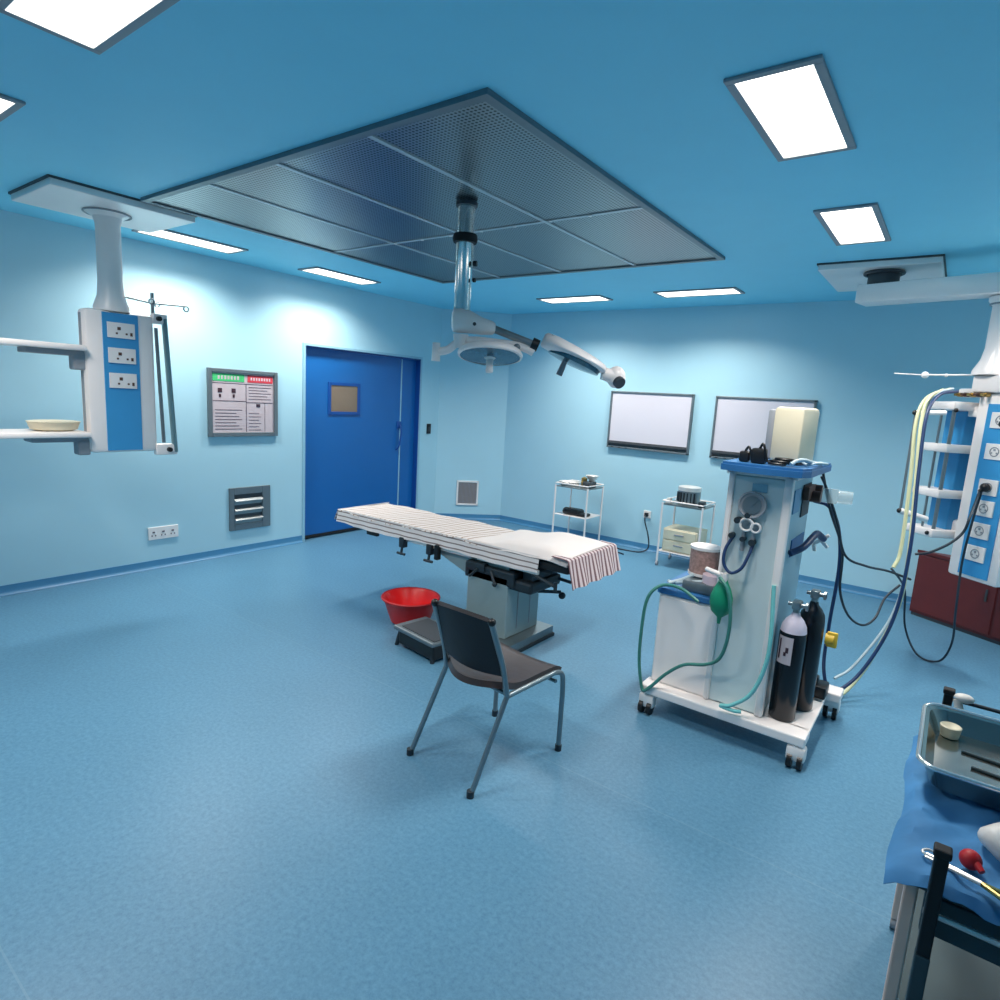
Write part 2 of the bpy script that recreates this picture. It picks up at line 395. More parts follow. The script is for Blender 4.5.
# ================================================================ LAMINAR FLOW PANEL
PX = [1.342, 2.03, 2.68, 3.36, 4.014]; PY = [-1.21, .21, 1.512]
t = thing('airflow_ceiling_panel', 'large perforated steel laminar airflow panel in the ceiling centre', 'ceiling vent', (2.68, .15, H))
b = new(); e = .03; z0 = H - .022
bb(b, (PX[0] - e, PY[0] - e, z0), (PX[-1] + e, PY[0] + .012, H)); bb(b, (PX[0] - e, PY[-1] - .012, z0), (PX[-1] + e, PY[-1] + e, H))
bb(b, (PX[0] - e, PY[0] + .012, z0), (PX[0] + .012, PY[-1] - .012, H)); bb(b, (PX[-1] - .012, PY[0] + .012, z0), (PX[-1] + e, PY[-1] - .012, H))
part('outer_frame', b, 'alud', t)
b = new()
for x in PX[1:-1]: bb(b, (x - .014, PY[0], H - .018), (x + .014, PY[-1], H))
bb(b, (PX[0], PY[1] - .014, H - .017), (PX[-1], PY[1] + .014, H))
part('divider_bars', b, 'alu', t)
for i in range(4):
    for j in range(2):
        b = new(); bb(b, (PX[i] + .012, PY[j] + .012, H - .012), (PX[i + 1] - .012, PY[j + 1] - .012, H - .002)); part('perforated_panel', b, 'perf', t)
b = new()
for k in range(7): cyl(b, (2.05 + .27 * k, PY[1], H - .021), (2.05 + .27 * k, PY[1], H - .016), .012, seg=10)
split_parts('screws', b, 'white', t)

# ================================================================ WALL FITTINGS
# information board on left wall
t = thing('information_board', 'framed white notice board with green and red headers on left wall', 'notice board', (.0, .2, 1.17))
y0, y1, z0, z1 = -.155, .565, 1.165, 1.80
b = new()
bb(b, (.0, y0, z0), (.028, y0 + .04, z1), .004); bb(b, (0, y1 - .04, z0), (.028, y1, z1), .004); bb(b, (0, y0 + .04, z0), (.028, y1 - .04, z0 + .04), .004); bb(b, (0, y0 + .04, z1 - .035), (.028, y1 - .04, z1), .004)
part('frame', b, 'alud', t)
b = new(); bb(b, (.0, y0 + .03, z0 + .03), (.012, y1 - .03, z1 - .03)); part('poster', b, 'posterw', t)
ym = .225
b = new(); bb(b, (.012, y0 + .05, z1 - .115), (.0145, ym - .015, z1 - .045)); h = part('green_header', b, 'posterg', t)
b = new()
for k in range(7):
    yy = y0 + .10 + k * .032; bb(b, (.0145, yy, z1 - .098), (.0155, yy + .018, z1 - .064))
part('lettering', b, 'posterw', h)
b = new(); bb(b, (.012, ym + .02, z1 - .115), (.0145, y1 - .05, z1 - .045)); h = part('red_header', b, 'posterr', t)
b = new()
for k in range(8):
    yy = ym + .05 + k * .028; bb(b, (.0145, yy, z1 - .095), (.0155, yy + .016, z1 - .068))
part('lettering', b, 'pink', h)
b = new()
bb(b, (.012, ym, z0 + .045), (.014, ym + .006, z1 - .13)); bb(b, (.012, y0 + .05, z1 - .30), (.014, ym, z1 - .294)); bb(b, (.012, ym, z1 - .31), (.014, y1 - .05, z1 - .304))
bb(b, (.012, y0 + .05, z1 - .135), (.014, y1 - .05, z1 - .13)); bb(b, (.012, y1 - .14, z0 + .045), (.014, y1 - .136, z1 - .31))
for k in range(7): bb(b, (.012, y0 + .07, z0 + .07 + k * .03), (.0135, ym - .04 - .03 * (k % 3), z0 + .076 + k * .03))
for k in range(5): bb(b, (.012, ym + .03, z1 - .165 - k * .028), (.0135, y1 - .07 - .04 * (k % 2), z1 - .159 - k * .028))
for k in range(6): bb(b, (.012, ym + .03, z0 + .06 + k * .032), (.0135, ym + .16 - .02 * (k % 2), z0 + .065 + k * .032))
part('printed_text', b, 'ink', t)
b = new()
for yy in (y0 + .12, y0 + .255): box(b, (.0135, yy, z1 - .20), (.003, .04, .04)); box(b, (.0135, yy, z1 - .25), (.003, .02, .03))
box(b, (.0135, ym + .13, z1 - .335), (.003, .04, .03)); split_parts('printed_pictures', b, 'inkd', t)
# louvred vent on left wall
t = thing('wall_vent', 'grey framed louvred air vent low on left wall', 'vent', (0, .26, .24))
b = new(); y0, y1, z0, z1 = .04, .48, .24, .665
bb(b, (0, y0, z0), (.02, y0 + .05, z1), .004); bb(b, (0, y1 - .09, z0), (.02, y1, z1), .004); bb(b, (0, y0 + .05, z0), (.02, y1 - .09, z0 + .06), .004); bb(b, (0, y0 + .05, z1 - .07), (.02, y1 - .09, z1), .004)
part('frame', b, 'alud', t)
b = new(); bb(b, (0, y0 + .03, z0 + .03), (.004, y1 - .05, z1 - .03)); part('backing', b, 'dgrey', t)
for k in range(3):
    b = new(); box(b, (.013, (y0 + y1) / 2 - .015, z0 + .115 + k * .095), (.05, y1 - y0 - .14, .006), rot=Matrix.Rotation(math.radians(38), 3, 'Y')); box(b, (.006, (y0 + y1) / 2 - .015, z0 + .085 + k * .095), (.01, y1 - y0 - .14, .045)); part('slat', b, 'steelb', t)
# return air grille on the splayed corner wall
n = Vector((1, -1, 0)).normalized(); tv = Vector((1, 1, 0)).normalized()
t = thing('corner_vent', 'small upright brown grey return air grille on the splayed corner wall', 'vent', (.31 , 3.297, .2), math.radians(45))
# local: x along wall, -y outwards
b = new(); w2, hh = .15, .34
for (cx, cz, sx, sz) in ((-w2 + .012, hh / 2, .024, hh), (w2 - .012, hh / 2, .024, hh), (0, .012, 2 * w2, .024), (0, hh - .012, 2 * w2, .024)): box(b, (cx, -.008, cz), (sx, .02, sz), bev=.003)
part('frame', b, 'whitep', t, world=False)
b = new(); box(b, (0, -.002, hh / 2), (.26, .006, hh - .04)); part('backing', b, mat('vent_mesh', (150, 138, 136), .6, noise=.1, scale=30), t, world=False)
b = new()
for k in range(14): box(b, (-.117 + k * .018, -.008, hh / 2), (.006, .008, hh - .05))
part('grille_bars', b, 'greyp', t, world=False)
# double socket on left wall
t = thing('wall_socket', 'white three-gang socket plate low on the left wall', 'socket', (0, -.58, .26))
b = new(); bb(b, (0, -.71, .262), (.012, -.45, .375), .003); part('plate', b, 'whitep', t)
b = new()
for k in range(3): box(b, (.013, -.665 + k * .082, .33), (.004, .02, .012)); box(b, (.013, -.68 + k * .082, .30), (.004, .008, .012)); box(b, (.013, -.65 + k * .082, .30), (.004, .008, .012))
split_parts('socket_holes', b, 'ink', t)
# door switch
t = thing('door_switch', 'small black hand switch on wall right of the door', 'switch', (0, 2.80, 1.15))
b = new(); bb(b, (0, 2.77, 1.16), (.015, 2.84, 1.29), .004); part('plate', b, 'black', t)
b = new(); bb(b, (.015, 2.79, 1.19), (.02, 2.82, 1.25), .003); part('button', b, 'dgrey', t)
# two film viewers
def viewer(x0, x1, z0, z1, lab, ww):
    t = thing('film_viewer', lab, 'film viewer', ((x0 + x1) / 2, YB, z0), group='wall film viewers')
    b = new(); f = .022
    bb(b, (x0, YB - .045, z0), (x0 + f, YB, z1), .004); bb(b, (x1 - f, YB - .045, z0), (x1, YB, z1), .004); bb(b, (x0, YB - .045, z1 - f), (x1, YB, z1), .004); bb(b, (x0, YB - .045, z0), (x1, YB, z0 + f), .004)
    part('frame', b, 'alud', t)
    b = new(); bb(b, (x0 + .01, YB - .032, z0 + .07), (x1 - .01, YB, z1 - .01)); part('screen', b, 'board', t)
    b = new(); bb(b, (x0 + .01, YB - .04, z0 + .03), (x1 - .01, YB, z0 + .085), .004); bb(b, (x0 + .02, YB - .056, z0 + .055), (x1 - .02, YB - .04, z0 + .07), .002); part('film_ledge', b, 'dgrey', t, label='dark ledge strip')
    b = new()
    for k in range(ww): bb(b, (x0 + .06 + k * .09, YB - .046, z0 + .006), (x0 + .09 + k * .09, YB - .044, z0 + .016))
    split_parts('switches', b, 'black', t)
viewer(2.20, 3.20, 1.17, 1.84, 'left whiteboard-like film viewer with black ledge on back wall', 3)
viewer(3.44, 4.42, 1.17, 1.835, 'right white film viewer on back wall, partly hidden behind the cream monitor', 3)
# black plug on the back wall and its cord
t = thing('wall_plug', 'small black plug in the back wall with cord trailing onto the floor', 'plug', (2.78, YB, .42))
b = new(); bb(b, (2.74, YB - .012, .385), (2.83, YB, .475), .003); part('socket_plate', b, 'whitep', t)
b = new(); box(b, (2.785, YB - .03, .43), (.04, .04, .045), bev=.006); part('plug_body', b, 'black', t)
b = new(); tube(b, [(2.785, YB - .05, .425), (2.80, YB - .09, .36), (2.86, YB - .10, .2), (2.88, YB - .12, .06), (2.80, YB - .18, .009), (2.60, YB - .22, .008), (2.45, YB - .20, .008), (2.5, YB - .33, .008), (2.72, YB - .42, .008)], .008); part('cord', b, 'cable', t, smooth=True)

# ================================================================ SURGICAL LAMP
t = thing('surgical_lamp', 'twin-head surgical lamp hanging on a steel pole from the ceiling panel', 'surgical lamp', (3.17, -.31, H - .022), 0.6435)
# local: x to the right across the view, z = height relative to ceiling mount
ZL = H - .022
def lz(z): return z - ZL
b = new(); cyl(b, (0, 0, lz(ZL)), (0, 0, lz(ZL) - .02), .062, seg=28); part('ceiling_flange', b, 'dgrey', t, world=False, smooth=True)
b = new(); cyl(b, (0, 0, lz(ZL) - .02), (0, 0, lz(2.58)), .047, seg=28); part('pole', b, 'chrome', t, world=False, smooth=True, label='polished upper pole')
b = new(); lathe(b, [(.0, lz(2.535)), (.066, lz(2.535)), (.072, lz(2.555)), (.066, lz(2.58)), (0, lz(2.58))]); part('collar', b, 'rubber', t, world=False, smooth=True)
b = new(); cyl(b, (0, 0, lz(2.54)), (0, 0, lz(2.15)), .050, .047, seg=28); part('pole', b, 'pole', t, world=False, smooth=True)
b = new(); cyl(b, (.055, -.03, lz(2.42)), (.075, -.035, lz(2.42)), .016, seg=12); cyl(b, (.058, -.03, lz(2.33)), (.07, -.035, lz(2.33)), .012, seg=12); split_parts('knob', b, 'black', t, world=False, smooth=True)
# white elbow housing
def hull(bm, secs):   # secs: list of (center, half height, half depth, x)
    rings = []
    for (x, zc, hz, hy) in secs:
        rings.append([bm.verts.new((x, hy * math.cos(2 * PI * k / 16), zc + hz * math.sin(2 * PI * k / 16))) for k in range(16)])
    for a, c in zip(rings, rings[1:]):
        for k in range(16): bm.faces.new((a[k], a[(k + 1) % 16], c[(k + 1) % 16], c[k]))
    bm.faces.new(rings[0]); bm.faces.new(rings[-1][::-1])
    return bm
b = new(); hull(b, [(-.055, lz(2.105), .045, .04), (-.045, lz(2.11), .07, .06), (0, lz(2.115), .078, .07), (.06, lz(2.10), .062, .06), (.12, lz(2.083), .050, .05), (.185, lz(2.076), .038, .036), (.20, lz(2.076), .025, .025)])
cyl(b, (0, 0, lz(2.03)), (0, 0, lz(1.955)), .045, .035, seg=20)
part('elbow_housing', b, 'white', t, world=False, smooth=True)
b = new(); cyl(b, (.08, -.07, lz(2.085)), (.08, -.078, lz(2.085)), .010, seg=12); part('screw_cap', b, 'dgrey', t, world=False)
b = new(); cyl(b, (.18, 0, lz(2.075)), (.435, 0, lz(1.995)), .022, seg=16); part('swing_arm', b, 'steelb', t, world=False, smooth=True)
b = new(); cyl(b, (.415, 0, lz(2.005)), (.455, 0, lz(1.99)), .035, seg=20); part('arm_joint', b, 'black', t, world=False, smooth=True)
# head one: dome seen slightly from below
def head(cx, cz, tilt_m, R, dome, nm, lab, ringc='white', lens='lens'):
    b = new(); Mx = Matrix.Translation((cx, 0, lz(cz))) @ tilt_m
    lathe(b, [(R * .93, -.004), (R, 0), (R * 1.01, .014), (R * .95, .032), (R * .8, dome * .62), (R * .5, dome * .92), (R * .2, dome), (0, dome)], mt=Mx, seg=40)
    hd = part(nm, b, ringc, t, world=False, smooth=True, label=lab)
    b = new(); lathe(b, [(0, -.010), (R * .6, -.008), (R * .93, -.002)], mt=Mx, seg=40)
    for v in b.verts: pass
    ln = part('lens', b, lens, hd, world=False, smooth=True)
    b = new(); lathe(b, [(.020, -.095), (.023, -.085), (.019, -.05), (.021, -.02), (.035, -.008)], mt=Mx, seg=20)
    lathe(b, [(0, -.098), (.020, -.095)], mt=Mx, seg=20)
    part('sterile_handle', b, 'whitep', hd, world=False, smooth=True)
    return hd, Mx
h1, Mx = head(.177, 1.915, Matrix.Rotation(math.radians(-13), 4, 'X'), .190, .075, 'lamp_head', 'round lamp head facing down')
b = new()
tube(b, [(-.125, 0, lz(1.925)), (-.07, 0, lz(1.94)), (-.01, -.0, lz(1.985)), (.08, .0, lz(2.0)), (.2, .0, lz(1.995)), (.33, 0, lz(1.985)), (.40, 0, lz(1.965)), (.43, 0, lz(1.95))], .024)
part('yoke', b, 'white', t, world=False, smooth=True)
b = new(); cyl(b, (-.14, 0, lz(1.975)), (-.14, 0, lz(1.87)), .022, .026, seg=18); part('side_handle', b, 'whitep', t, world=False, smooth=True)
b = new(); sph(b, (.12, -.04, lz(1.975)), .022); sph(b, (.33, -.02, lz(1.975)), .02); split_parts('pivot', b, 'alud', t, world=False, smooth=True)
# head two: seen edge-on, tilted down to the right
ang = math.radians(22)
R2 = Matrix.Rotation(ang, 4, 'Y')
def xz(u, v, w=0):  # u along tilted axis, v up from it
    p = Vector((.475, 0, lz(2.02))) + R2 @ Vector((u, w, v)); return p
b = new()
prof = [(.0, .045, .05), (.015, .058, .08), (.08, .062, .16), (.2, .056, .19), (.32, .046, .16), (.39, .034, .10), (.41, .024, .05)]
rings = []
for (u, hh, wd) in prof:
    rings.append([b.verts.new(xz(u, (hh * math.sin(2 * PI * k / 24)) * (1 if math.sin(2 * PI * k / 24) > 0 else .55), wd * math.cos(2 * PI * k / 24))) for k in range(24)])
for a, c2 in zip(rings, rings[1:]):
    for k in range(24): b.faces.new((a[k], a[(k + 1) % 24], c2[(k + 1) % 24], c2[k]))
b.faces.new(rings[0]); b.faces.new(rings[-1][::-1])
h2 = part('lamp_head', b, 'white', t, world=False, smooth=True, label='second lamp head seen edge-on')
b = new()
for k in range(4): box(b, xz(.06 + k * .075, .048 - .003 * k, -.06), (.05, .02, .006), rot=R2.to_3x3(), bev=.002)
split_parts('vent_slot', b, 'greyp', h2, world=False)
b = new()
lathe(b, [(0, -.050), (.10, -.048), (.16, -.040), (.165, -.015)], mt=Matrix.Translation(xz(.22, 0)) @ R2, seg=32)
part('lens', b, 'lens', h2, world=False, smooth=True)
b = new(); p = xz(.17, -.045, -.02); cyl(b, p, p + Vector((-.03, 0, -.085)), .015, .019, seg=16); part('sterile_handle', b, 'greyp', h2, world=False, smooth=True)
b = new(); p = xz(.40, -.015); q = xz(.485, .0); sph(b, q, .056, 1, .8, 1.15); cyl(b, p, q, .035, .045, seg=18); part('end_joint', b, 'white', t, world=False, smooth=True)
b = new(); cyl(b, xz(.50, -.02, -.035), xz(.515, -.028, -.056), .034, seg=24); part('joint_cap', b, 'dgrey', t, world=False, smooth=True)

# ================================================================ LEFT PENDANT
t = thing('ceiling_pendant', 'left white medical supply pendant with three socket plates and two shelves', 'pendant', (.93, -1.27, H))
b = new(); bb(b, (.60, -1.70, H - .05), (1.26, -.87, H), .006); part('ceiling_plate', b, 'white', t)
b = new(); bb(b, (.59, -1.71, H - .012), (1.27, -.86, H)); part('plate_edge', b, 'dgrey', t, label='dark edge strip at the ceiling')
b = new(); lathe(b, [(.13, H - .05), (.12, H - .06), (.085, H - .08), (.073, H - .12), (.073, 2.30), (.080, 2.20), (.105, 2.13), (.108, 2.10)], (.90, -1.27, 0)); part('column', b, 'white', t, smooth=True)
b = new(); ring(b, (.90, -1.27, H - .055), .135, .006); part('column_ring', b, 'greyp', t, smooth=True)
b = new(); bb(b, (.85, -1.465, 1.16), (.985, -1.035, 2.10), .03); bx = part('service_box', b, 'white', t, smooth=True)
b = new(); bb(b, (.983, -1.365, 1.175), (.992, -1.145, 2.085), .002); part('front_panel', b, 'blue', t, label='bright blue front strip')
b = new(); bb(b, (.89, -1.468, 1.19), (.93, -1.455, 2.07), .004); part('side_seam', b, 'greyp', t)
for k, zc in enumerate((1.975, 1.81, 1.645)):
    b = new(); bb(b, (.992, -1.34, zc - .05), (1.002, -1.17, zc + .05), .003); so = part('socket_plate', b, 'whitep', t)
    b = new()
    box(b, (1.003, -1.27, zc + .012), (.003, .02, .02))
    for q in (-1, 1): box(b, (1.003, -1.255 + q * .03, zc - .02), (.003, .012, .012))
    box(b, (1.003, -1.195, zc - .02), (.003, .014, .022)); split_parts('socket_hole', b, 'brown', so)
# shelves to the left
for zc, nm in ((1.84, 'upper'), (1.285, 'lower')):
    b = new(); bb(b, (.70, -2.25, zc - .018), (1.03, -1.47, zc + .018), .012); sh = part('shelf', b, 'white', t, smooth=True)
    b = new(); bb(b, (.80, -1.78, zc - .052), (.96, -1.465, zc - .018), .006); bb(b, (.87, -1.53, zc - .14), (.96, -1.455, zc - .03), .012); part('shelf_bracket', b, 'greyp', sh)
# rail frame on right
b = new(); bb(b, (.93, -1.045, 2.05), (.99, -.945, 2.12), .012); bb(b, (.93, -1.05, 1.13), (.99, -.90, 1.21), .012); split_parts('rail_bracket', b, 'white', t, smooth=True)
b = new(); cyl(b, (.99, -1.03, 2.02), (.99, -1.0, 1.22), .012, seg=12); part('rail', b, 'alud', t, smooth=True)
b = new(); cyl(b, (.975, -.965, 2.09), (.975, -.915, 1.15), .019, seg=14); part('rail', b, mat('grey_green_rail', (112, 146, 154), .4, .3, noise=.08), t, smooth=True, label='thicker grey green rail')
b = new()
for (yy, zz) in ((-1.01, 2.085), (-.965, 1.17)): cyl(b, (.99, yy, zz), (1.012, yy, zz), .017, seg=14)
split_parts('knob', b, 'black', t, smooth=True)
b = new()
for (a, c2) in (((.93, -1.02, 2.19), (.95, -1.30, 2.21)), ((.93, -1.02, 2.19), (.96, -.80, 2.20)), ((.93, -1.02, 2.19), (1.10, -1.10, 2.20)), ((.93, -1.02, 2.19), (.80, -.93, 2.22))):
    cyl(b, a, c2, .006, seg=8); c3 = Vector(c2); ring(b, c3 + Vector((0, 0, -.018)), .018, .005, 'X', seg=12)
cyl(b, (.93, -1.02, 2.10), (.93, -1.02, 2.26), .012, seg=10); part('drip_hook', b, 'steelb', t, smooth=True)
# basin on the lower shelf
b = new(); lathe(b, [(0, 1.304), (.10, 1.304), (.13, 1.315), (.145, 1.36), (.15, 1.363), (.14, 1.366), (.12, 1.368), (0, 1.37)], (.87, -1.63, 0), sx=.8, sy=1.0)
tag(part('covered_basin', b, 'cream', smooth=True), 'cream oval covered basin on lower shelf of left pendant', 'basin')

# ================================================================ RIGHT PENDANT
PP = Vector((5.70, 1.97, 0)); ca = math.radians(-42)   # box front runs along (cos, sin)
t = thing('ceiling_pendant', 'right white supply pendant on a ceiling arm with many sockets and hoses', 'pendant', (4.95, 2.35, H))
b = new(); bb(b, (4.58, 1.98, H - .05), (5.32, 2.88, H), .006); part('ceiling_plate', b, 'white', t)
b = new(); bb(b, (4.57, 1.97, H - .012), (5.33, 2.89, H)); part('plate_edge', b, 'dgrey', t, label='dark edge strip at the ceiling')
b = new(); cyl(b, (4.98, 2.18, H - .05), (4.98, 2.18, 2.6), .10, seg=24); ring(b, (4.98, 2.18, H - .06), .12, .012); part('pivot_collar', b, 'dgrey', t, smooth=True)
A = Vector((4.86, 2.13, 2.565)); B = Vector((5.95, 1.87, 2.545)); dd = (B - A); an = math.atan2(dd.y, dd.x)
b = new(); box(b, (A + B) / 2, (dd.length, .20, .125), rz=an, bev=.012); part('swing_arm', b, 'white', t, smooth=True)
b = new(); lathe(b, [(.10, 2.485), (.10, 2.46), (.076, 2.43), (.076, 2.17), (.088, 2.10), (.122, 2.03), (.125, 2.0)], (PP.x, PP.y, 0)); part('column', b, 'white', t, smooth=True)
b = new(); ring(b, (PP.x, PP.y, 2.44), .088, .006); part('column_ring', b, 'greyp', t, smooth=True)
Rz = Matrix.Rotation(ca, 4, 'Z'); fc = Vector((5.765, 1.83, 0)); nrm = Rz @ Vector((0, -1, 0)); tx = Rz @ Vector((1, 0, 0))
def L(x, y, z): return fc + tx * x - nrm * y + Vector((0, 0, z))      # x along the face, y into the box
rr = Rz.to_3x3()
b = new(); box(b, L(.0, .14, 1.945), (.42, .34, .11), rot=rr, bev=.015); part('top_cap', b, 'white', t, smooth=True)
b = new(); box(b, L(0, .13, 1.29), (.34, .26, 1.20), rot=rr, bev=.02); part('service_box', b, 'white', t, smooth=True)
b = new(); box(b, L(0.012, -.002, 1.27), (.20, .01, 1.10), rot=rr); part('front_panel', b, 'blue', t, label='blue front strip with six sockets')
for k, zc in enumerate((1.72, 1.525, 1.30, 1.165, 1.02, .87)):
    b = new(); box(b, L(.012, -.010, zc), (.125, .01, .10), rot=rr, bev=.003); so = part('socket_plate', b, 'whitep', t)
    b = new(); ring(b, L(.012, -.016, zc), .028, .003, mt=(Rz @ Matrix.Rotation(PI / 2, 4, 'X')), seg=14)
    box(b, L(.012, -.016, zc + .012), (.012, .004, .012), rot=rr); box(b, L(-.004, -.016, zc - .008), (.008, .004, .010), rot=rr); box(b, L(.028, -.016, zc - .008), (.008, .004, .010), rot=rr)
    split_parts('socket_hole', b, 'greyp', so)
# equipment column left of the box
s0 = L(-.325, .02, 0); Rq = Matrix.Rotation(math.radians(-50), 4, 'Z'); rq = Rq.to_3x3()
def Q(x, y, z): return s0 + Rq @ Vector((x, y, 0)) + Vector((0, 0, z))
b = new(); box(b, Q(0, .06, 1.34), (.17, .12, .86), rot=rq, bev=.006); part('equipment_column', b, 'blue', t, label='blue side column between the white shelves')
for zc in (1.80, 1.52, 1.215, .945):
    b = new(); box(b, Q(.0, .0, zc), (.25, .25, .055), rot=rq, bev=.012); part('shelf', b, 'white', t, smooth=True)
b = new(); cyl(b, Q(.085, -.085, 1.82), Q(.085, -.085, .95), .012, seg=12); cyl(b, Q(.0, -.10, 1.80), Q(.0, -.10, .96), .008, seg=12); part('rail', b, 'steelb', t, smooth=True)
b = new(); box(b, L(-.225, .05, 1.89), (.20, .09, .055), rot=rr, bev=.01); box(b, L(-.225, .06, 1.77), (.16, .08, .07), rot=rr, bev=.01); box(b, L(-.2, .10, 1.0), (.14, .10, .09), rot=rr, bev=.02); split_parts('connecting_bar', b, 'white', t, smooth=True)
for k in range(5):
    p0 = L(-.28 + k * .045, -.005, 1.875)
    b = new(); cyl(b, p0, p0 + nrm * .035, .014, seg=12); cyl(b, p0 + nrm * .035, p0 + nrm * .06, .009, seg=12); part('gas_outlet', b, 'brown' if k % 2 else 'brass', t, smooth=True)
# left rod
b = new(); cyl(b, (5.33, 1.69, 1.73), (5.335, 1.68, 1.10), .008, seg=10); part('rail', b, 'alud', t, smooth=True, label='thin rod on far left')
b = new(); cyl(b, (5.325, 1.69, 1.74), (5.48, 1.83, 1.75), .016, seg=12); cyl(b, (5.33, 1.68, 1.10), (5.48, 1.80, 1.05), .020, seg=12); split_parts('rail_bracket', b, 'white', t, smooth=True)
b = new()
for p0 in ((5.325, 1.685, 1.74), (5.33, 1.675, 1.10)): sph(b, p0, .016, seg=10)
p0 = Q(.14, -.12, 1.77); sph(b, p0, .014, seg=10); p0 = Q(.09, -.13, .945); sph(b, p0, .014, seg=10)
split_parts('knob', b, 'black', t, smooth=True)
b = new(); cyl(b, (5.60, 1.95, 2.0), (5.32, 1.80, 1.985), .006, seg=8); cyl(b, (5.32, 1.80, 1.985), (5.17, 1.78, 1.99), .004, seg=8); sph(b, (5.34, 1.80, 1.985), .022, seg=12); sph(b, (5.45, 1.87, 1.99), .012, seg=10); part('drip_hook', b, 'whitep', t, smooth=True)
# hoses (parts of the pendant) and plugs
def hose(name, pts, r, m, par=None): 
    b = new(); tube(b, pts, r, n=8, seg=10); return part(name, b, m, par, smooth=True)
hose('gas_hose', [(5.525, 1.72, 1.884), (5.440, 1.549, 1.85), (5.400, 1.424, 1.724), (5.412, 1.313, 1.398), (5.440, 1.181, .935), (5.419, 1.085, .523), (5.309, .951, .20), (5.193, .83, .09), (5.133, .82, .22), (5.129, .80, .5), (5.139, .76, .85), (5.111, .74, 1.063), (5.056, .69, 1.188), (4.985, .62, 1.22)], .010, 'hblue', t)['label'] = 'thick dark blue hose'
hose('gas_hose', [(5.486, 1.72, 1.896), (5.396, 1.541, 1.837), (5.379, 1.442, 1.664), (5.409, 1.334, 1.276), (5.437, 1.231, .865), (5.426, 1.221, .552), (5.331, 1.153, .20), (5.237, .99, .03), (5.164, .808, .06)], .011, 'hyel', t)['label'] = 'pale yellow hose reaching the floor'
hose('gas_hose', [(5.45, 1.70, 1.888), (5.372, 1.56, 1.818), (5.350, 1.48, 1.662), (5.374, 1.40, 1.331), (5.390, 1.30, .912), (5.370, 1.25, .80)], .011, 'hyel', t)['label'] = 'shorter pale yellow hose'
hose('gas_hose', [(5.50, 1.73, 1.90), (5.43, 1.60, 1.86), (5.395, 1.50, 1.75), (5.41, 1.40, 1.45), (5.43, 1.27, 1.1), (5.44, 1.20, .80), (5.40, 1.15, .5), (5.27, 1.0, .22), (5.19, .88, .15)], .008, 'hwht', t)['label'] = 'pale grey hose'
b = new(); sph(b, L(.012, -.035, 1.30), .028, seg=14); cyl(b, L(.012, -.03, 1.30), L(.0, -.06, 1.27), .02, .01, seg=12); part('plug', b, 'black', t, smooth=True)
b = new(); sph(b, L(.05, -.035, 1.70), .024, seg=14); part('plug', b, 'black', t, smooth=True)
hose('power_cord', [L(0, -.055, 1.27), (5.70, 1.60, 1.13), (5.68, 1.58, 1.03), (5.62, 1.54, .95), (5.53, 1.50, .885), (5.46, 1.50, .86)], .008, 'cable', t)
hose('power_cord', [L(.012, -.055, 1.27), L(.0, -.07, 1.05), L(-.01, -.075, .8), (5.72, 1.74, .5), (5.74, 2.0, .2), (5.69, 2.07, .03), (5.56, 2.10, .03), (5.46, 2.15, .2), (5.43, 1.95, .5), (5.40, 1.6, .66), (5.36, 1.3, .78)], .007, 'cable', t)

# ================================================================ WOODEN CABINET behind the pendant
A = Vector((5.446, 3.30, 0)); dv = Vector((.85, -.527, 0)).normalized(); nv = Vector((dv.y, -dv.x, 0))
an = math.atan2(dv.y, dv.x)
ctr = A + dv * .6 - nv * .0
t = thing('wooden_cabinet', 'low reddish brown wooden cabinet behind the right pendant', 'cabinet', (A + dv * .6 + Vector((-dv.y, dv.x, 0)) * -.0), an)
# local x along the front, y away from camera
b = new(); 
prism(b, [(-.6, 0), (.72, 0), (.72, .42), (.45, .55), (-.2, .2), (-.6, .0001)], .03, .56)
part('body', b, 'wood', t, world=False)
b = new(); prism(b, [(-.61, -.012), (.73, -.012), (.73, .43), (.45, .56), (-.2, .21)], .56, .585); part('top', b, 'wood', t, world=False)
b = new(); prism(b, [(-.59, .01), (.71, .01), (.71, .40), (.45, .5), (-.2, .18)], 0, .03); part('plinth', b, 'dgrey', t, world=False)
for k in range(2):
    b = new(); bb(b, (-.58 + k * .64, -.010, .05), (.04 + k * .64, 0.0, .545), .003); dr = part('door', b, 'wood', t, world=False)
    b = new(); box(b, (-.02 + k * .12, -.018, .36), (.015, .016, .10), bev=.004); part('handle', b, 'dgrey', dr, world=False)

# ================================================================ OPERATING TABLE
t = thing('operating_table', 'grey operating table on a pedestal base in the room centre', 'operating table', (3.2, .36, 0))
b = new(); prism(b, [(2.75, .03), (3.42, .03), (3.42, .57), (2.75, .57)], .02, .075); part('base_plate', b, 'steelb', t)
b = new(); prism(b, [(2.74, .02), (3.43, .02), (3.43, .58), (2.74, .58)], .0, .022); part('base_skirt', b, 'tdark', t)
b = new(); bb(b, (2.98, .10, .075), (3.325, .50, .50), .008); col_ = part('pedestal', b, 'tgrey', t)
b = new(); bb(b, (2.95, .10, .44), (3.37, .58, .545), .012); bb(b, (3.28, .12, .42), (3.50, .50, .50), .02); part('pedestal_hood', b, 'tdark', t)
b = new(); bb(b, (3.324, .23, .12), (3.328, .238, .42)); bb(b, (3.324, .38, .12), (3.328, .388, .42)); split_parts('panel_seam', b, 'greyp', col_)
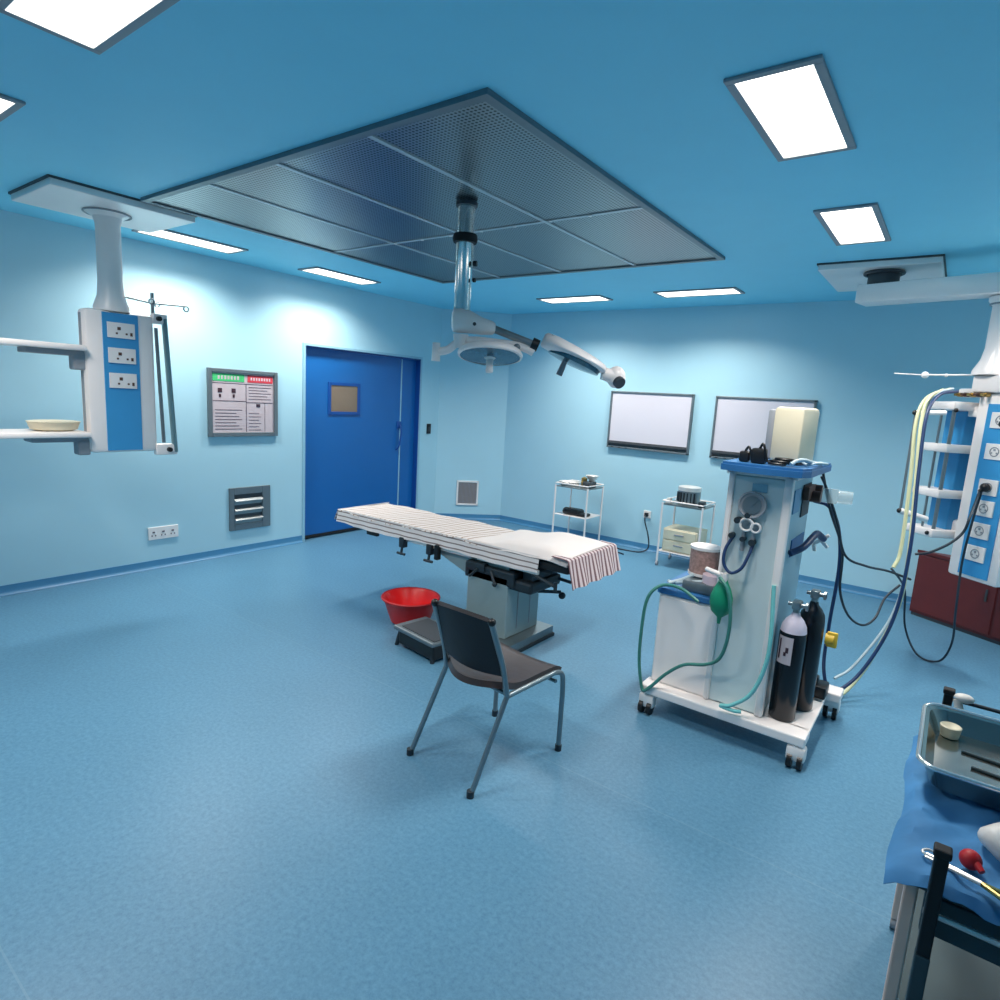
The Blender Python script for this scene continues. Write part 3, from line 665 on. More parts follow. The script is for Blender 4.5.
# tapered housing
b = new()
A_ = [(2.50, .60), (3.30, .60), (3.30, .44), (2.95, .44)]
f0 = [b.verts.new((x, .14, z)) for x, z in A_]; f1 = [b.verts.new((x, .56, z)) for x, z in A_]
b.faces.new(f0[::-1]); b.faces.new(f1)
for i in range(4): j = (i + 1) % 4; b.faces.new((f0[i], f0[j], f1[j], f1[i]))
part('tilt_housing', b, 'tgrey', t)
b = new(); bb(b, (1.72, .16, .585), (2.98, .62, .61), .004); bb(b, (3.02, .16, .585), (3.62, .62, .61), .004); part('table_frame', b, 'tdark', t)
b = new()
for yy in (.115, .655): bb(b, (2.35, yy - .012, .575), (3.0, yy + .012, .605), .004); bb(b, (3.05, yy - .012, .575), (3.55, yy + .012, .605), .004); 
bb(b, (1.75, .105, .58), (2.28, .125, .605), .004); split_parts('side_rail', b, 'steel', t)
for x in (2.34, 2.62):
    b = new(); box(b, (x, .10, .565), (.05, .05, .08), bev=.008); cyl(b, (x, .09, .53), (x, .08, .47), .010, seg=10); cyl(b, (x - .04, .08, .48), (x + .04, .08, .48), .010, seg=10); part('rail_clamp', b, 'tdark', t, smooth=True)
b = new(); box(b, (2.70, .09, .56), (.035, .04, .11), bev=.005); box(b, (1.98, .12, .565), (.12, .03, .03), bev=.004); split_parts('rail_clamp', b, 'black', t)
b = new(); box(b, (3.05, .11, .53), (.16, .05, .06), bev=.006); cyl(b, (3.08, .08, .52), (3.02, .07, .46), .009, seg=10); cyl(b, (3.18, .10, .52), (3.24, .07, .45), .010, seg=10); sph(b, (3.24, .07, .45), .018, seg=12); part('control_lever', b, 'tdark', t, smooth=True)
b = new(); cyl(b, (3.44, .3, .40), (3.56, .40, .40), .012, seg=10); sph(b, (3.56, .42, .37), .025, seg=12); cyl(b, (3.5, .46, .47), (3.58, .50, .45), .012, seg=10); part('crank_handle', b, 'tdark', t, smooth=True)
b = new(); bb(b, (3.40, .16, .50), (3.48, .5, .58), .01); cyl(b, (3.5, .12, .57), (3.72, .05, .55), .011, seg=10); cyl(b, (3.72, .05, .58), (3.72, .05, .52), .012, seg=10); part('armrest_bracket', b, 'tdark', t, smooth=True)
b = new(); bb(b, (1.62, .13, .612), (3.76, .65, .672), .02); tag(part('table_mattress', b, 'matt', smooth=True), 'black mattress pad under the striped sheet on operating table', 'mattress')
# main striped sheet, draped
def sheet(x0, x1, y0, y1, ztop, drop_near, drop_far, drop_x0=0, wav=.004, nx=60):
    # section across the table: from near hem over the top to far hem
    sec = [(y0 - .018, ztop - drop_near), (y0 - .014, ztop - drop_near * .5), (y0 - .008, ztop - .012), (y0 + .015, ztop)] + [(y0 + (y1 - y0) * k / 8, ztop + .002) for k in range(1, 8)] + [(y1 - .015, ztop), (y1 + .008, ztop - .012), (y1 + .014, ztop - drop_far)]
    ns = len(sec) - 1
    def f(u, v):
        x = x0 + (x1 - x0) * u; k = v * ns; i = min(int(k), ns - 1); fr = k - i
        y = sec[i][0] * (1 - fr) + sec[i + 1][0] * fr; z = sec[i][1] * (1 - fr) + sec[i + 1][1] * fr
        z += wav * math.sin(x * 9 + y * 5) + wav * .6 * math.sin(x * 23 - y * 13)
        if y < y0: y += .006 * math.sin(x * 31) - .004; z += .012 * math.sin(x * 5.3)
        return Vector((x, y, z))
    return f
b = new(); grid(b, sheet(1.575, 3.10, .12, .66, .694, .014, .05), 70, 13)
sh = thing('striped_sheet', 'brown and white striped sheet spread over left part of operating table', 'sheet', (2.35, .39, .68))
bmesh.ops.solidify(b, geom=b.faces[:], thickness=.004)
part('cloth', b, 'sheetY', sh, smooth=True)
b = new()
def nearhem(u, v):
    x = 1.575 + 1.98 * u; z = .700 - .105 * v + .008 * math.sin(x * 5.3) * v
    y = .108 - .018 * v + .006 * math.sin(x * 31) * v
    if v > .95: pass
    return Vector((x, y - .004, z))
grid(b, nearhem, 70, 5); bmesh.ops.solidify(b, geom=b.faces[:], thickness=.003)
part('border', b, 'sheetB', sh, smooth=True, label='grey banded border hanging at the near side')
b = new()
def endhem(u, v):
    y = .10 + .57 * u; z = .698 - .10 * v + .01 * math.sin(y * 20) * v
    return Vector((1.572 - .04 * v + .008 * math.sin(y * 38) * v, y, z))
grid(b, endhem, 24, 5); bmesh.ops.solidify(b, geom=b.faces[:], thickness=.003)
part('fringe', b, 'sheetB', sh, smooth=True)
# white linen over the head end with slight pillow rise
def linen(u, v):
    x = 3.0 + .76 * u; y = .098 + (.585 + .05 * u) * v
    r = math.exp(-((x - 3.50) / .26) ** 2) * .045 + .018 * min(1, u * 4)
    e = min(1, (v * 8)) * min(1, (1 - v) * 8); z = .697 + r * (.35 + .65 * e) + .004 * math.sin(x * 21 + y * 9)
    if v < .02: z -= .03
    return Vector((x, y, z))
b = new(); grid(b, linen, 30, 22); bmesh.ops.solidify(b, geom=b.faces[:], thickness=.012)
tag(part('linen_cover', b, 'linen', smooth=True), 'plain white linen over the raised head end of operating table', 'linen')
# striped towel hanging over the head end
def towel(u, v):
    y = .085 + .66 * u
    s = v * .34
    wv = .010 * math.sin(y * 34)
    if s < .12: x = 3.655 + s; z = .727 - .012 * v
    else: x = 3.775 + .05 * ((s - .12) / .22) + wv * (s - .12) / .22; z = .720 - (s - .12) * .80
    return Vector((x, y, z))
b = new(); grid(b, towel, 48, 16); bmesh.ops.solidify(b, geom=b.faces[:], thickness=.004)
tag(part('striped_towel', b, 'sheetX', smooth=True), 'pink brown striped towel hanging over right end of operating table', 'towel')

# ================================================================ RED TUB, BLACK STEP
t = thing('plastic_tub', 'round red plastic tub on floor left of operating table base', 'tub', (2.50, .04, 0))
b = new(); lathe(b, [(0, .006), (.135, .006), (.145, .012), (.20, .175), (.212, .185), (.215, .192), (.205, .192), (.190, .175), (.138, .02), (0, .016)], (2.50, .04, 0), seg=44); part('body', b, 'red', t, smooth=True)
b = new(); ring(b, (2.50, .04, .188), .211, .008, seg=44); part('rim', b, 'redb', t, smooth=True)
t = thing('foot_step', 'black and grey low step on floor behind the chair', 'step', (2.95, -.24, 0), math.radians(-8))
b = new(); box(b, (0, 0, .125), (.42, .28, .03), bev=.01); part('tread', b, 'alud', t, world=False)
b = new(); box(b, (.02, 0, .142), (.34, .22, .006)); part('rubber_mat', b, 'dgrey', t, world=False)
for sx in (-1, 1):
    for sy in (-1, 1):
        b = new(); cyl(b, (sx * .17, sy * .10, .115), (sx * .19, sy * .12, 0), .014, seg=12); part('leg', b, 'tdark', t, world=False, smooth=True)
b = new(); box(b, (0.02, -.0, .065), (.37, .25, .09), bev=.01); part('lower_box', b, 'black', t, world=False)

# ================================================================ CHAIR
t = thing('chair', 'black vinyl chair with grey steel tube legs in front of operating table', 'chair', (3.96, -.93, 0))
def V3(*a): return Vector(a)
JR, JL = V3(4.190, -1.085, .425), V3(3.800, -1.035, .425)
TR, TL = V3(4.205, -1.245, .80), V3(3.890, -1.235, .80)
FR, FL = V3(4.225, -.735, .43), V3(3.845, -.70, .43)
gR, gL = V3(4.133, -1.23, .0), V3(3.722, -1.178, 0.0)
gFR, gFL = V3(4.228, -.671, 0), V3(3.80, -.62, 0)
r = .0125
b = new(); tube(b, [gR, gR + (JR - gR) * .5, JR], r, smooth=False); part('leg', b, 'tube', t, smooth=True)
b = new(); tube(b, [gL, gL + (JL - gL) * .5, JL], r, smooth=False); part('leg', b, 'tube', t, smooth=True)
b = new(); tube(b, [JR, JR + (FR - JR) * .8, FR + V3(0, -.02, 0), FR + V3(.004, .035, -.02), gFR + V3(0, -.005, .35), gFR + V3(0, 0, .18), gFR], r); part('leg', b, 'tube', t, smooth=True)
b = new(); tube(b, [JL, JL + (FL - JL) * .8, FL + V3(0, -.02, 0), FL + V3(-.004, .035, -.02), gFL + V3(0, -.005, .35), gFL + V3(0, 0, .18), gFL], r); part('leg', b, 'tube', t, smooth=True)
for p in (gR, gL, gFR, gFL):
    b = new(); cyl(b, p + V3(0, 0, 0.0), p + V3(0, 0, .03), .0165, seg=14); part('foot_cap', b, 'tdark', t, smooth=True)
for (j, tp) in ((JR, TR), (JL, TL)):
    b = new(); tube(b, [j, j + (tp - j) * .4 + V3(0, .012, 0), tp], r); part('back_tube', b, 'tube', t, smooth=True)
b = new(); cyl(b, FR + V3(-.0, .0, -.05), FL + V3(.0, .0, -.05), .009, seg=12); cyl(b, JR + V3(0, .02, -.004), JL + V3(0, .02, -.004), .010, seg=12); split_parts('stretcher', b, 'tube', t, smooth=True)
# seat
sl, sr = JL + V3(.012, 0, 0), JR + V3(-.012, 0, 0)
def seatf(u, v):   # u across, v back to front
    bl = JL.lerp(JR, u); fl = (FL + V3(0, .03, 0)).lerp(FR + V3(0, .03, 0), u)
    p = bl.lerp(fl, v); z = .432
    a = math.sin(PI * u); z -= .012 * a
    if v < .3: k = (.3 - v) / .3; z += .05 * k * k * (.5 + .5 * a) - .012 * k * a; p = p + V3(0, -.105 * k * a, 0) 
    if v > .85: z -= .02 * ((v - .85) / .15) ** 2
    return Vector((p.x, p.y, z))
b = new(); grid(b, seatf, 18, 20); bmesh.ops.solidify(b, geom=b.faces[:], thickness=.028); part('seat', b, 'leather', t, smooth=True)
def backf(u, v):
    lo = (JL + V3(.009, -.045, .105)).lerp(JR + V3(-.004, -.045, .105), u); hi = TL.lerp(TR, u)
    p = lo.lerp(hi, v); a = math.sin(PI * u)
    p = p + V3(0, -.035 * a * (1 - .35 * v), -.010 * a * (1 - v)); p.z += .012 * a * v
    return p
b = new(); grid(b, backf, 18, 16); bmesh.ops.solidify(b, geom=b.faces[:], thickness=.022); part('backrest', b, 'leatherb', t, smooth=True)
b = new()
for p in (TR, TL): sph(b, p + V3(0, 0, .004), .017, seg=12)
split_parts('tube_cap', b, 'black', t, smooth=True)

# ================================================================ ANAESTHESIA MACHINE
t = thing('anaesthesia_machine', 'tall white anaesthesia machine on castors with blue trays', 'anaesthesia machine', (4.79, .35, 0))
b = new(); bb(b, (4.36, -.04, .118), (5.20, .085, .168), .008); bb(b, (5.10, .60, .118), (5.26, .73, .168), .008); bb(b, (5.12, .08, .115), (5.19, .62, .15), .006); bb(b, (4.37, .08, .115), (4.45, .72, .165), .008); bb(b, (4.37, .64, .115), (5.15, .72, .165), .006); bb(b, (4.95, .06, .15), (5.20, .44, .168), .004)
part('base_frame', b, 'white', t)
for (x, y) in ((4.40, -.01), (5.165, -.01), (5.215, .675), (4.41, .665)):
    b = new(); cyl(b, (x, y, .115), (x, y, .085), .028, seg=16); box(b, (x, y, .075), (.085, .062, .075), bev=.012); fk = part('castor_fork', b, 'whitep', t, smooth=True)
    b = new(); cyl(b, (x - .034, y - .012, .038), (x - .012, y - .012, .038), .038, seg=20); cyl(b, (x + .012, y - .012, .038), (x + .034, y - .012, .038), .038, seg=20); split_parts('castor_wheel', b, 'black', fk, smooth=True)
# low cabinet
b = new(); bb(b, (4.385, .04, .165), (4.70, .55, .68), .012); lo = part('low_cabinet', b, 'whitep', t, smooth=True)
b = new(); bb(b, (4.395, .035, .18), (4.69, .045, .665), .003); part('cabinet_front', b, 'white', lo)
b = new(); bb(b, (4.375, .03, .68), (4.72, .56, .715), .006); tr = part('work_tray', b, 'blued', t, label='blue tray top on the low cabinet')
b = new(); bb(b, (4.383, .10, .30), (4.386, .106, .60)); part('side_handle', b, 'tdark', lo)
# tall cabinet
b = new(); bb(b, (4.70, .045, .165), (4.975, .56, 1.395), .012); tall = part('tall_cabinet', b, 'side', t, smooth=True)
b = new(); bb(b, (4.70, .036, .175), (4.965, .048, 1.37), .004); part('front_panel', b, 'facew', tall)
b = new(); bb(b, (4.945, .02, .17), (4.985, .06, 1.385), .01); bb(b, (4.685, .02, .17), (4.715, .06, 1.385), .01); part('corner_post', b, 'whitep', tall, smooth=True)
for (z0, z1, y0, y1, m) in ((1.20, 1.32, .12, .26, 'blue'), (1.16, 1.33, .33, .52, 'dgrey'), (.97, 1.06, .20, .5, 'blued')):
    b = new(); bb(b, (4.972, y0, z0), (4.981, y1, z1), .003); part('side_module', b, m if m != 'blue' else mat('soft_blue_label', (96, 150, 186), .5, noise=.05), tall)
# gauges and fittings on the front
def gauge(x, z, r, m='whitep'):
    b = new(); cyl(b, (x, .036, z), (x, .006, z), r, seg=28); ring(b, (x, .006, z), r, .006, 'Y'); g = part('gauge', b, m, t, smooth=True)
    b = new(); cyl(b, (x, .007, z), (x, .003, z), r * .72, seg=24); box(b, (x + r * .2, .001, z + r * .2), (.004, .004, r * .7), rot=Matrix.Rotation(.7, 3, 'Y')); part('gauge_dial', b, 'alud', g, smooth=True)
gauge(4.815, 1.235, .062, 'greyp')
gauge(4.80, 1.135, .030, 'whitep'); gauge(4.845, 1.125, .022, 'whitep')
b = new()
for (x, z, rr2) in ((4.755, 1.15, .016), (4.735, 1.07, .014), (4.79, 1.06, .013), (4.835, 1.05, .016), (4.80, 1.18, .014)): cyl(b, (x, .036, z), (x, .0, z), rr2, seg=14)
split_parts('knob', b, 'tdark', t, smooth=True)
b = new(); bb(b, (4.80, .03, 1.30), (4.87, .034, 1.34)); part('logo_plate', b, mat('pale_blue_plate', (120, 176, 200), .4, noise=.04), t)
b = new(); tube(b, [(4.745, .02, 1.07), (4.72, -.01, 1.0), (4.725, -.03, .93), (4.765, -.035, .89), (4.81, -.03, .92), (4.83, -.01, .98), (4.84, .02, 1.04)], .008); part('looped_hose', b, 'hblue', t, smooth=True)
b = new()
for x in (4.79, 4.835): cyl(b, (x, .02, 1.10), (x, .02, 1.0), .010, seg=12)
split_parts('flow_tube', b, 'greyp', t, smooth=True)
# blue top tray with wavy front
b = new()
pts = []
N = 24
for i in range(N + 1):
    x = 4.655 + .37 * i / N; pts.append((x, -.03 - .035 * math.sin(PI * (i / N) ** 1.2) * (1 if i else 0)))
pts += [(5.05, .05), (5.05, .60), (4.655, .60)]
prism(b, pts, 1.395, 1.425)
for i in range(N): pass
part('top_tray', b, 'blued', t, label='blue tray top with curved front')
b = new(); prism(b, [(x * .985 + .0725, y * .96 + .012) for x, y in pts], 1.425, 1.437); part('tray_inset', b, 'blued', t)
b = new(); bb(b, (4.67, .03, 1.375), (5.0, .57, 1.396), .004); part('top_collar', b, 'whitep', t)
b = new(); cyl(b, (5.0, .40, 1.27), (5.05, .40, 1.27), .03, seg=18); cyl(b, (5.0, .48, 1.30), (5.04, .48, 1.30), .025, seg=18); box(b, (4.995, .40, 1.29), (.03, .2, .07), bev=.006); part('valve_block', b, 'brown', t, smooth=True)
b = new(); tube(b, [(4.985, .16, 1.0), (5.03, .22, 1.03), (5.05, .34, 1.07), (5.05, .46, 1.07), (5.07, .55, 1.03)], .017); part('corrugated_hose', b, 'hblue', t, smooth=True)
b = new(); bb(b, (5.0, .60, 1.22), (5.10, .615, 1.30), .006); cyl(b, (5.10, .60, 1.26), (5.17, .61, 1.26), .035, seg=20); part('water_trap', b, 'clear', t, smooth=True)
b = new(); cyl(b, (5.09, .58, 1.05), (5.02, .58, .99), .010, seg=10); cyl(b, (5.02, .58, 1.05), (5.09, .58, .98), .010, seg=10); cyl(b, (5.02, .58, .99), (5.03, .58, .95), .010, seg=10); part('wye_connector', b, 'whitep', t, smooth=True)
# hoses on the machine
b = new(); tube(b, [(5.008, .60, 1.36), (5.041, .62, 1.29), (5.101, .68, 1.126), (5.162, .728, .928), (5.255, .906, .851), (5.354, 1.095, .806), (5.464, 1.285, .74)], .007); part('power_cable', b, 'cable', t, smooth=True)
b = new(); tube(b, [(5.011, .61, 1.379), (5.067, .65, 1.178), (5.145, .72, .955), (5.156, .803, .707), (5.203, .929, .537), (5.27, 1.085, .45), (5.323, 1.194, .481), (5.352, 1.3, .591), (5.414, 1.364, .676)], .007); part('power_cable', b, 'cable', t, smooth=True)
b = new(); tube(b, [(4.62, -.02, .70), (4.52, .0, .74), (4.42, .02, .735), (4.37, -.02, .70), (4.345, -.04, .62), (4.34, -.05, .45), (4.345, -.05, .30), (4.37, -.05, .17), (4.39, -.055, .14), (4.43, -.05, .18), (4.50, -.04, .27), (4.59, -.04, .35), (4.70, -.05, .39), (4.77, -.07, .45), (4.80, -.08, .56), (4.80, -.08, .70), (4.77, -.07, .81), (4.72, -.05, .86)], .009, n=8); part('green_hose', b, 'greent', t, smooth=True)
b = new(); tube(b, [(4.96, .015, .86), (4.985, -.02, .60), (4.975, -.03, .44), (4.93, -.04, .30), (4.85, -.05, .22), (4.80, -.05, .20), (4.86, -.05, .195), (4.90, -.045, .20)], .010); part('teal_hose', b, 'teal', t, smooth=True)
# breathing bag
b = new(); lathe(b, [(0, .615), (.008, .617), (.012, .65), (.045, .68), (.056, .72), (.055, .76), (.042, .80), (.022, .84), (.018, .86), (0, .862)], (4.735, -.03, 0), seg=26, sy=.75); part('breathing_bag', b, 'green', t, smooth=True)
# absorber with granules, standing on the low tray
b = new(); cyl(b, (4.555, .22, .80), (4.555, .22, .93), .080, seg=28); part('absorber_canister', b, 'granule', t, smooth=True)
b = new(); cyl(b, (4.555, .22, .93), (4.555, .22, .945), .084, seg=28); cyl(b, (4.555, .22, .785), (4.555, .22, .80), .084, seg=28); split_parts('canister_cap', b, 'whitep', t, smooth=True)
b = new(); cyl(b, (4.64, .12, .76), (4.64, .12, .82), .055, seg=24); cyl(b, (4.70, .10, .76), (4.64, .12, .76), .012, seg=10); part('valve_dome', b, 'pink', t, smooth=True)
b = new(); box(b, (4.585, .19, .746), (.18, .26, .06), bev=.012); part('absorber_base', b, 'alud', t, smooth=True)
b = new()
tube(b, [(4.62, .12, .78), (4.56, .08, .77), (4.50, .08, .755), (4.44, .10, .735), (4.40, .12, .73)], .010)
tube(b, [(4.60, .22, .84), (4.54, .16, .80), (4.48, .12, .76), (4.42, .07, .735)], .010)
part('breathing_tube', b, 'hwht', t, smooth=True)
b = new(); cyl(b, (4.63, .02, .87), (4.74, -.03, .865), .013, seg=12); cyl(b, (4.735, -.03, .88), (4.735, -.03, .835), .02, seg=14); part('bag_arm', b, 'whitep', t, smooth=True)

# monitor and things on top
t = thing('patient_monitor', 'cream boxy monitor seen from behind on the blue top tray', 'monitor', (4.90, .25, 1.437), math.radians(-12))
b = new(); box(b, (.015, .0, .145), (.150, .19, .27), bev=.02); part('housing', b, 'cream', t, world=False, smooth=True)
b = new(); box(b, (-.080, .02, .140), (.04, .18, .25), bev=.012); part('screen_bezel', b, 'greyp', t, world=False, smooth=True)
b = new(); box(b, (.0, 0, .005), (.16, .16, .012), bev=.004); part('foot', b, 'dgrey', t, world=False)
b = new(); tube(b, [(.09, -.05, .02), (.13, -.08, .01), (.16, -.04, .02), (.17, .05, .015), (.12, .12, .01)], .006); part('sensor_cable', b, 'hwht', t, world=False, smooth=True)
for (x, y, s, lab, nm, cat) in ((4.74, .06, (.05, .05, .055), 'small black leftmost gadget on blue top tray beside monitor', 'sensor_block', 'sensor'), (4.81, .04, (.07, .05, .075), 'black connector block at the left foot of the cream monitor', 'connector_block', 'connector')):
    b = new(); box(b, (x, y, 1.437 + s[2] / 2), s, bev=.012); tube(b, [(x, y, 1.437 + s[2]), (x + .02, y - .02, 1.437 + s[2] + .02), (x + .045, y - .02, 1.45)], .006); tag(part(nm, b, 'black', smooth=True), lab, cat)
b = new()
for k in range(3): ring(b, (4.90 + .012 * k, .02 + .012 * k, 1.447 + .011 * k), .034, .006, seg=20, sx=1.1, sy=.8)
tag(part('coiled_cable', b, 'black', smooth=True), 'coil of black cable in front of the cream monitor', 'cable')
b = new(); tube(b, [(4.965, .00, 1.452), (4.985, .04, 1.47), (5.005, .1, 1.47), (5.03, .2, 1.455), (5.04, .35, 1.447)], .009); tag(part('finger_sensor', b, 'hwht', smooth=True), 'white finger sensor lead lying at right end of blue top tray', 'sensor lead')

# cylinders
def gas_cylinder(x, y, H_, lab, label_panel):
    t = thing('gas_cylinder', lab, 'gas cylinder', (x, y, .168), group='gas cylinders on the machine base')
    z = .168
    b = new(); lathe(b, [(0, z), (.055, z), (.062, z + .01), (.062, z + H_ - .13), (.060, z + H_ - .115)], (x, y, 0), seg=32); part('body', b, 'cylb', t, smooth=True)
    b = new(); lathe(b, [(.0605, z + H_ - .117), (.056, z + H_ - .085), (.040, z + H_ - .055), (.022, z + H_ - .035), (.018, z + H_ - .02), (0, z + H_ - .02)], (x, y, 0), seg=32); part('shoulder', b, 'cylw' if label_panel else 'cylb', t, smooth=True)
    b = new(); cyl(b, (x, y, z + H_ - .03), (x, y, z + H_ + .01), .016, seg=14); box(b, (x, y, z + H_ + .02), (.04, .06, .04), bev=.006); cyl(b, (x - .04, y, z + H_ + .02), (x + .05, y, z + H_ + .02), .011, seg=12); cyl(b, (x + .04, y, z + H_ + .02), (x + .05, y, z + H_ + .02), .022, seg=16); part('valve', b, 'steelb', t, smooth=True)
    if label_panel:
        b = new(); a0, a1 = math.radians(-145), math.radians(-75)
        def lf(u, v): a = a0 + (a1 - a0) * u; return Vector((x + .0632 * math.cos(a), y + .0632 * math.sin(a), z + .30 + .14 * v))
        grid(b, lf, 10, 2); lp = part('paper_label', b, 'posterw', t)
        b = new()
        for (u0, u1, v0, v1) in ((.12, .26, .15, .9), (.6, .78, .42, .62), (.5, .66, .30, .44)):
            def lf2(u, v): a = a0 + (a1 - a0) * (u0 + (u1 - u0) * u); return Vector((x + .0642 * math.cos(a), y + .0642 * math.sin(a), z + .30 + .14 * (v0 + (v1 - v0) * v)))
            grid(b, lf2, 3, 2)
        part('label_print', b, 'inkd', lp)
    return t
gas_cylinder(5.058, .115, .575, 'black gas cylinder with pale shoulder and paper label, in front', True)
gas_cylinder(5.105, .30, .60, 'plain black gas cylinder standing behind the labelled cylinder', False)
b = new(); cyl(b, (5.175, .33, .56), (5.215, .33, .56), .028, seg=16); box(b, (5.205, .33, .56), (.05, .02, .08), bev=.006); tag(part('valve_key', b, 'yellow', smooth=True), 'yellow plastic valve key beside the rear gas cylinder', 'valve key')
b = new(); box(b, (5.15, .52, .206), (.10, .12, .07), bev=.01); box(b, (5.13, .50, .262), (.05, .05, .05), bev=.01); tag(part('foot_pump', b, 'black', smooth=True), 'black box standing on machine base behind the cylinders', 'power box')

# ================================================================ INSTRUMENT STANDS
def stand(x0, y0, x1, y1, zt, zm, lab):
    t = thing('instrument_trolley', lab, 'trolley', ((x0 + x1) / 2, (y0 + y1) / 2, 0), group='instrument trolleys by the back wall')
    for x in (x0, x1):
        for y in (y0, y1):
            b = new(); cyl(b, (x, y, .05), (x, y, zt + .01), .011, seg=12); lg = part('leg', b, 'white', t, smooth=True)
            b = new(); cyl(b, (x - .01, y, .024), (x + .01, y, .024), .024, seg=14); part('castor', b, 'greyp', lg, smooth=True)
    b = new(); bb(b, (x0, y0, zt - .015), (x1, y1, zt), .003); part('top_shelf', b, 'steelb', t)
    b = new(); bb(b, (x0, y0, zm - .012), (x1, y1, zm), .003); part('lower_shelf', b, 'white', t)
    b = new(); tube(b, [(x0, y0, zt + .03), (x1, y0, zt + .03), (x1, y1, zt + .03), (x0, y1, zt + .03), (x0, y0, zt + .03)], .007, smooth=False); part('guard_rail', b, 'white', t, smooth=True)
    return t
stand(1.84, 3.08, 2.27, 3.46, .70, .36, 'white tube trolley near the back corner with black bag on shelf')
stand(3.17, 3.08, 3.60, 3.46, .68, .17, 'white tube trolley with steel drum and cream drawer box')
b = new(); bb(b, (1.92, 3.12, .361), (2.14, 3.30, .43), .03); bb(b, (2.12, 3.12, .361), (2.24, 3.26, .395), .012); tube(b, [(1.95, 3.11, .42), (2.0, 3.09, .45), (2.08, 3.10, .44)], .008); tag(part('black_bag', b, 'black', smooth=True), 'black bag on middle shelf of the corner trolley', 'bag')
# trays and bits on the left trolley
b = new(); lathe(b, [(0, .701), (.10, .701), (.13, .745), (.135, .747), (.125, .745), (.098, .71), (0, .708)], (1.96, 3.20, 0), seg=28, sy=.8); tag(part('kidney_tray', b, 'steel', smooth=True), 'shallow steel tray at left on the corner trolley top', 'tray')
b = new(); cyl(b, (2.105, 3.28, .701), (2.105, 3.28, .79), .035, seg=20); lathe(b, [(.037, .79), (.037, .80), (.01, .812), (0, .82)], (2.105, 3.28, 0), seg=20); tag(part('steel_jar', b, 'brass', smooth=True), 'lidded brassy jar in the middle of the corner trolley top', 'jar')
b = new(); box(b, (2.19, 3.26, .735), (.10, .16, .068), bev=.008); tag(part('instrument_box', b, 'dgrey', smooth=True), 'dark instrument box at right on the corner trolley top', 'box')
b = new(); lathe(b, [(0, .792), (.03, .792), (.075, .86), (.078, .862), (.07, .858), (.028, .80), (0, .797)], (2.20, 3.30, -.022), seg=24); tag(part('steel_bowl', b, 'steel', smooth=True), 'small steel bowl on the instrument box on corner trolley', 'bowl')
b = new(); lathe(b, [(0, .701), (.05, .701), (.05, .73), (.0, .73)], (1.98, 3.22, .010), seg=20); tag(part('gauze_roll', b, 'linen', smooth=True), 'white gauze roll in the steel tray on corner trolley', 'gauze')
# right trolley contents
t = thing('sterilising_drum', 'cylindrical steel sterilising drum on the trolley with cream drawer box', 'drum', (3.38, 3.27, .68))
b = new(); cyl(b, (3.38, 3.27, .681), (3.38, 3.27, .84), .115, seg=32); part('drum', b, 'steelb', t, smooth=True)
b = new(); lathe(b, [(.119, .825), (.119, .865), (.10, .872), (0, .874)], (3.38, 3.27, 0), seg=32); part('lid', b, 'steel', t, smooth=True)
b = new()
for k in range(7): a = -2.6 + k * .3; p0 = Vector((3.38 + .118 * math.cos(a), 3.27 + .118 * math.sin(a), .76)); box(b, p0, (.02, .012, .10), rz=a)
part('perforations', b, 'tdark', t)
b = new(); bb(b, (3.53, 3.12, .681), (3.585, 3.22, .74), .008); tag(part('steel_case', b, 'tdark', smooth=True), 'small dark case right of the sterilising drum', 'case')
b = new(); bb(b, (3.19, 3.10, .681), (3.25, 3.18, .70), .004); bb(b, (3.20, 3.11, .70), (3.24, 3.17, .74), .008); tag(part('forceps_holder', b, 'steel', smooth=True), 'tiny steel holder left of the sterilising drum', 'holder')
t = thing('drawer_box', 'cream plastic drawer box on lower shelf of the drum trolley', 'drawer box', (3.36, 3.25, .17))
b = new(); bb(b, (3.20, 3.10, .172), (3.57, 3.42, .42), .01); part('body', b, 'cream', t, smooth=True)
for k in range(2):
    b = new(); bb(b, (3.215, 3.088, .19 + k * .115), (3.555, 3.10, .292 + k * .115), .004); dr = part('drawer', b, 'cream', t)
    b = new(); bb(b, (3.33, 3.078, .24 + k * .115), (3.43, 3.089, .255 + k * .115), .003); part('drawer_pull', b, 'greyp', dr)

# ================================================================ FOREGROUND TROLLEY
t = thing('steel_trolley', 'steel instrument trolley with black corner posts in right foreground', 'trolley', (5.98, -1.35, 0))
X0, X1, Y0, Y1, ZT = 5.65, 6.45, -1.675, -.78, .765
b = new(); bb(b, (X0 - .03, Y0, ZT - .02), (X1, Y1, ZT), .004); part('top_shelf', b, 'tealsteel', t)
b = new(); bb(b, (X0 + .0, Y0 + .01, ZT - .115), (X1, Y0 + .03, ZT - .03), .003); part('drawer_front', b, 'tealsteel', t)
b = new(); bb(b, (X0, Y0 + .03, .25), (X1, Y1, .27), .004); part('lower_shelf', b, 'tealsteel', t)
for (x, y) in ((X0 + .012, Y0 - .032), (X0 + .012, Y1 - .03)):
    b = new(); bb(b, (x - .012, y - .012, ZT - .13), (x + .012, y + .012, .855), .003); pc = part('corner_post', b, 'black', t)
    b = new(); bb(b, (x - .015, y - .015, .855), (x + .015, y + .015, .872), .004); part('post_cap', b, 'rubber', pc)
    b = new(); bb(b, (x - .013, y - .013, .03), (x + .013, y + .013, ZT - .13), .003); part('leg', b, 'tealsteel', t)
for (x, y) in ((X1 - .02, Y0 + .02), (X1 - .02, Y1 - .02)):
    b = new(); bb(b, (x - .014, y - .014, ZT), (x + .014, y + .014, .86), .003); part('corner_post', b, 'black', t)
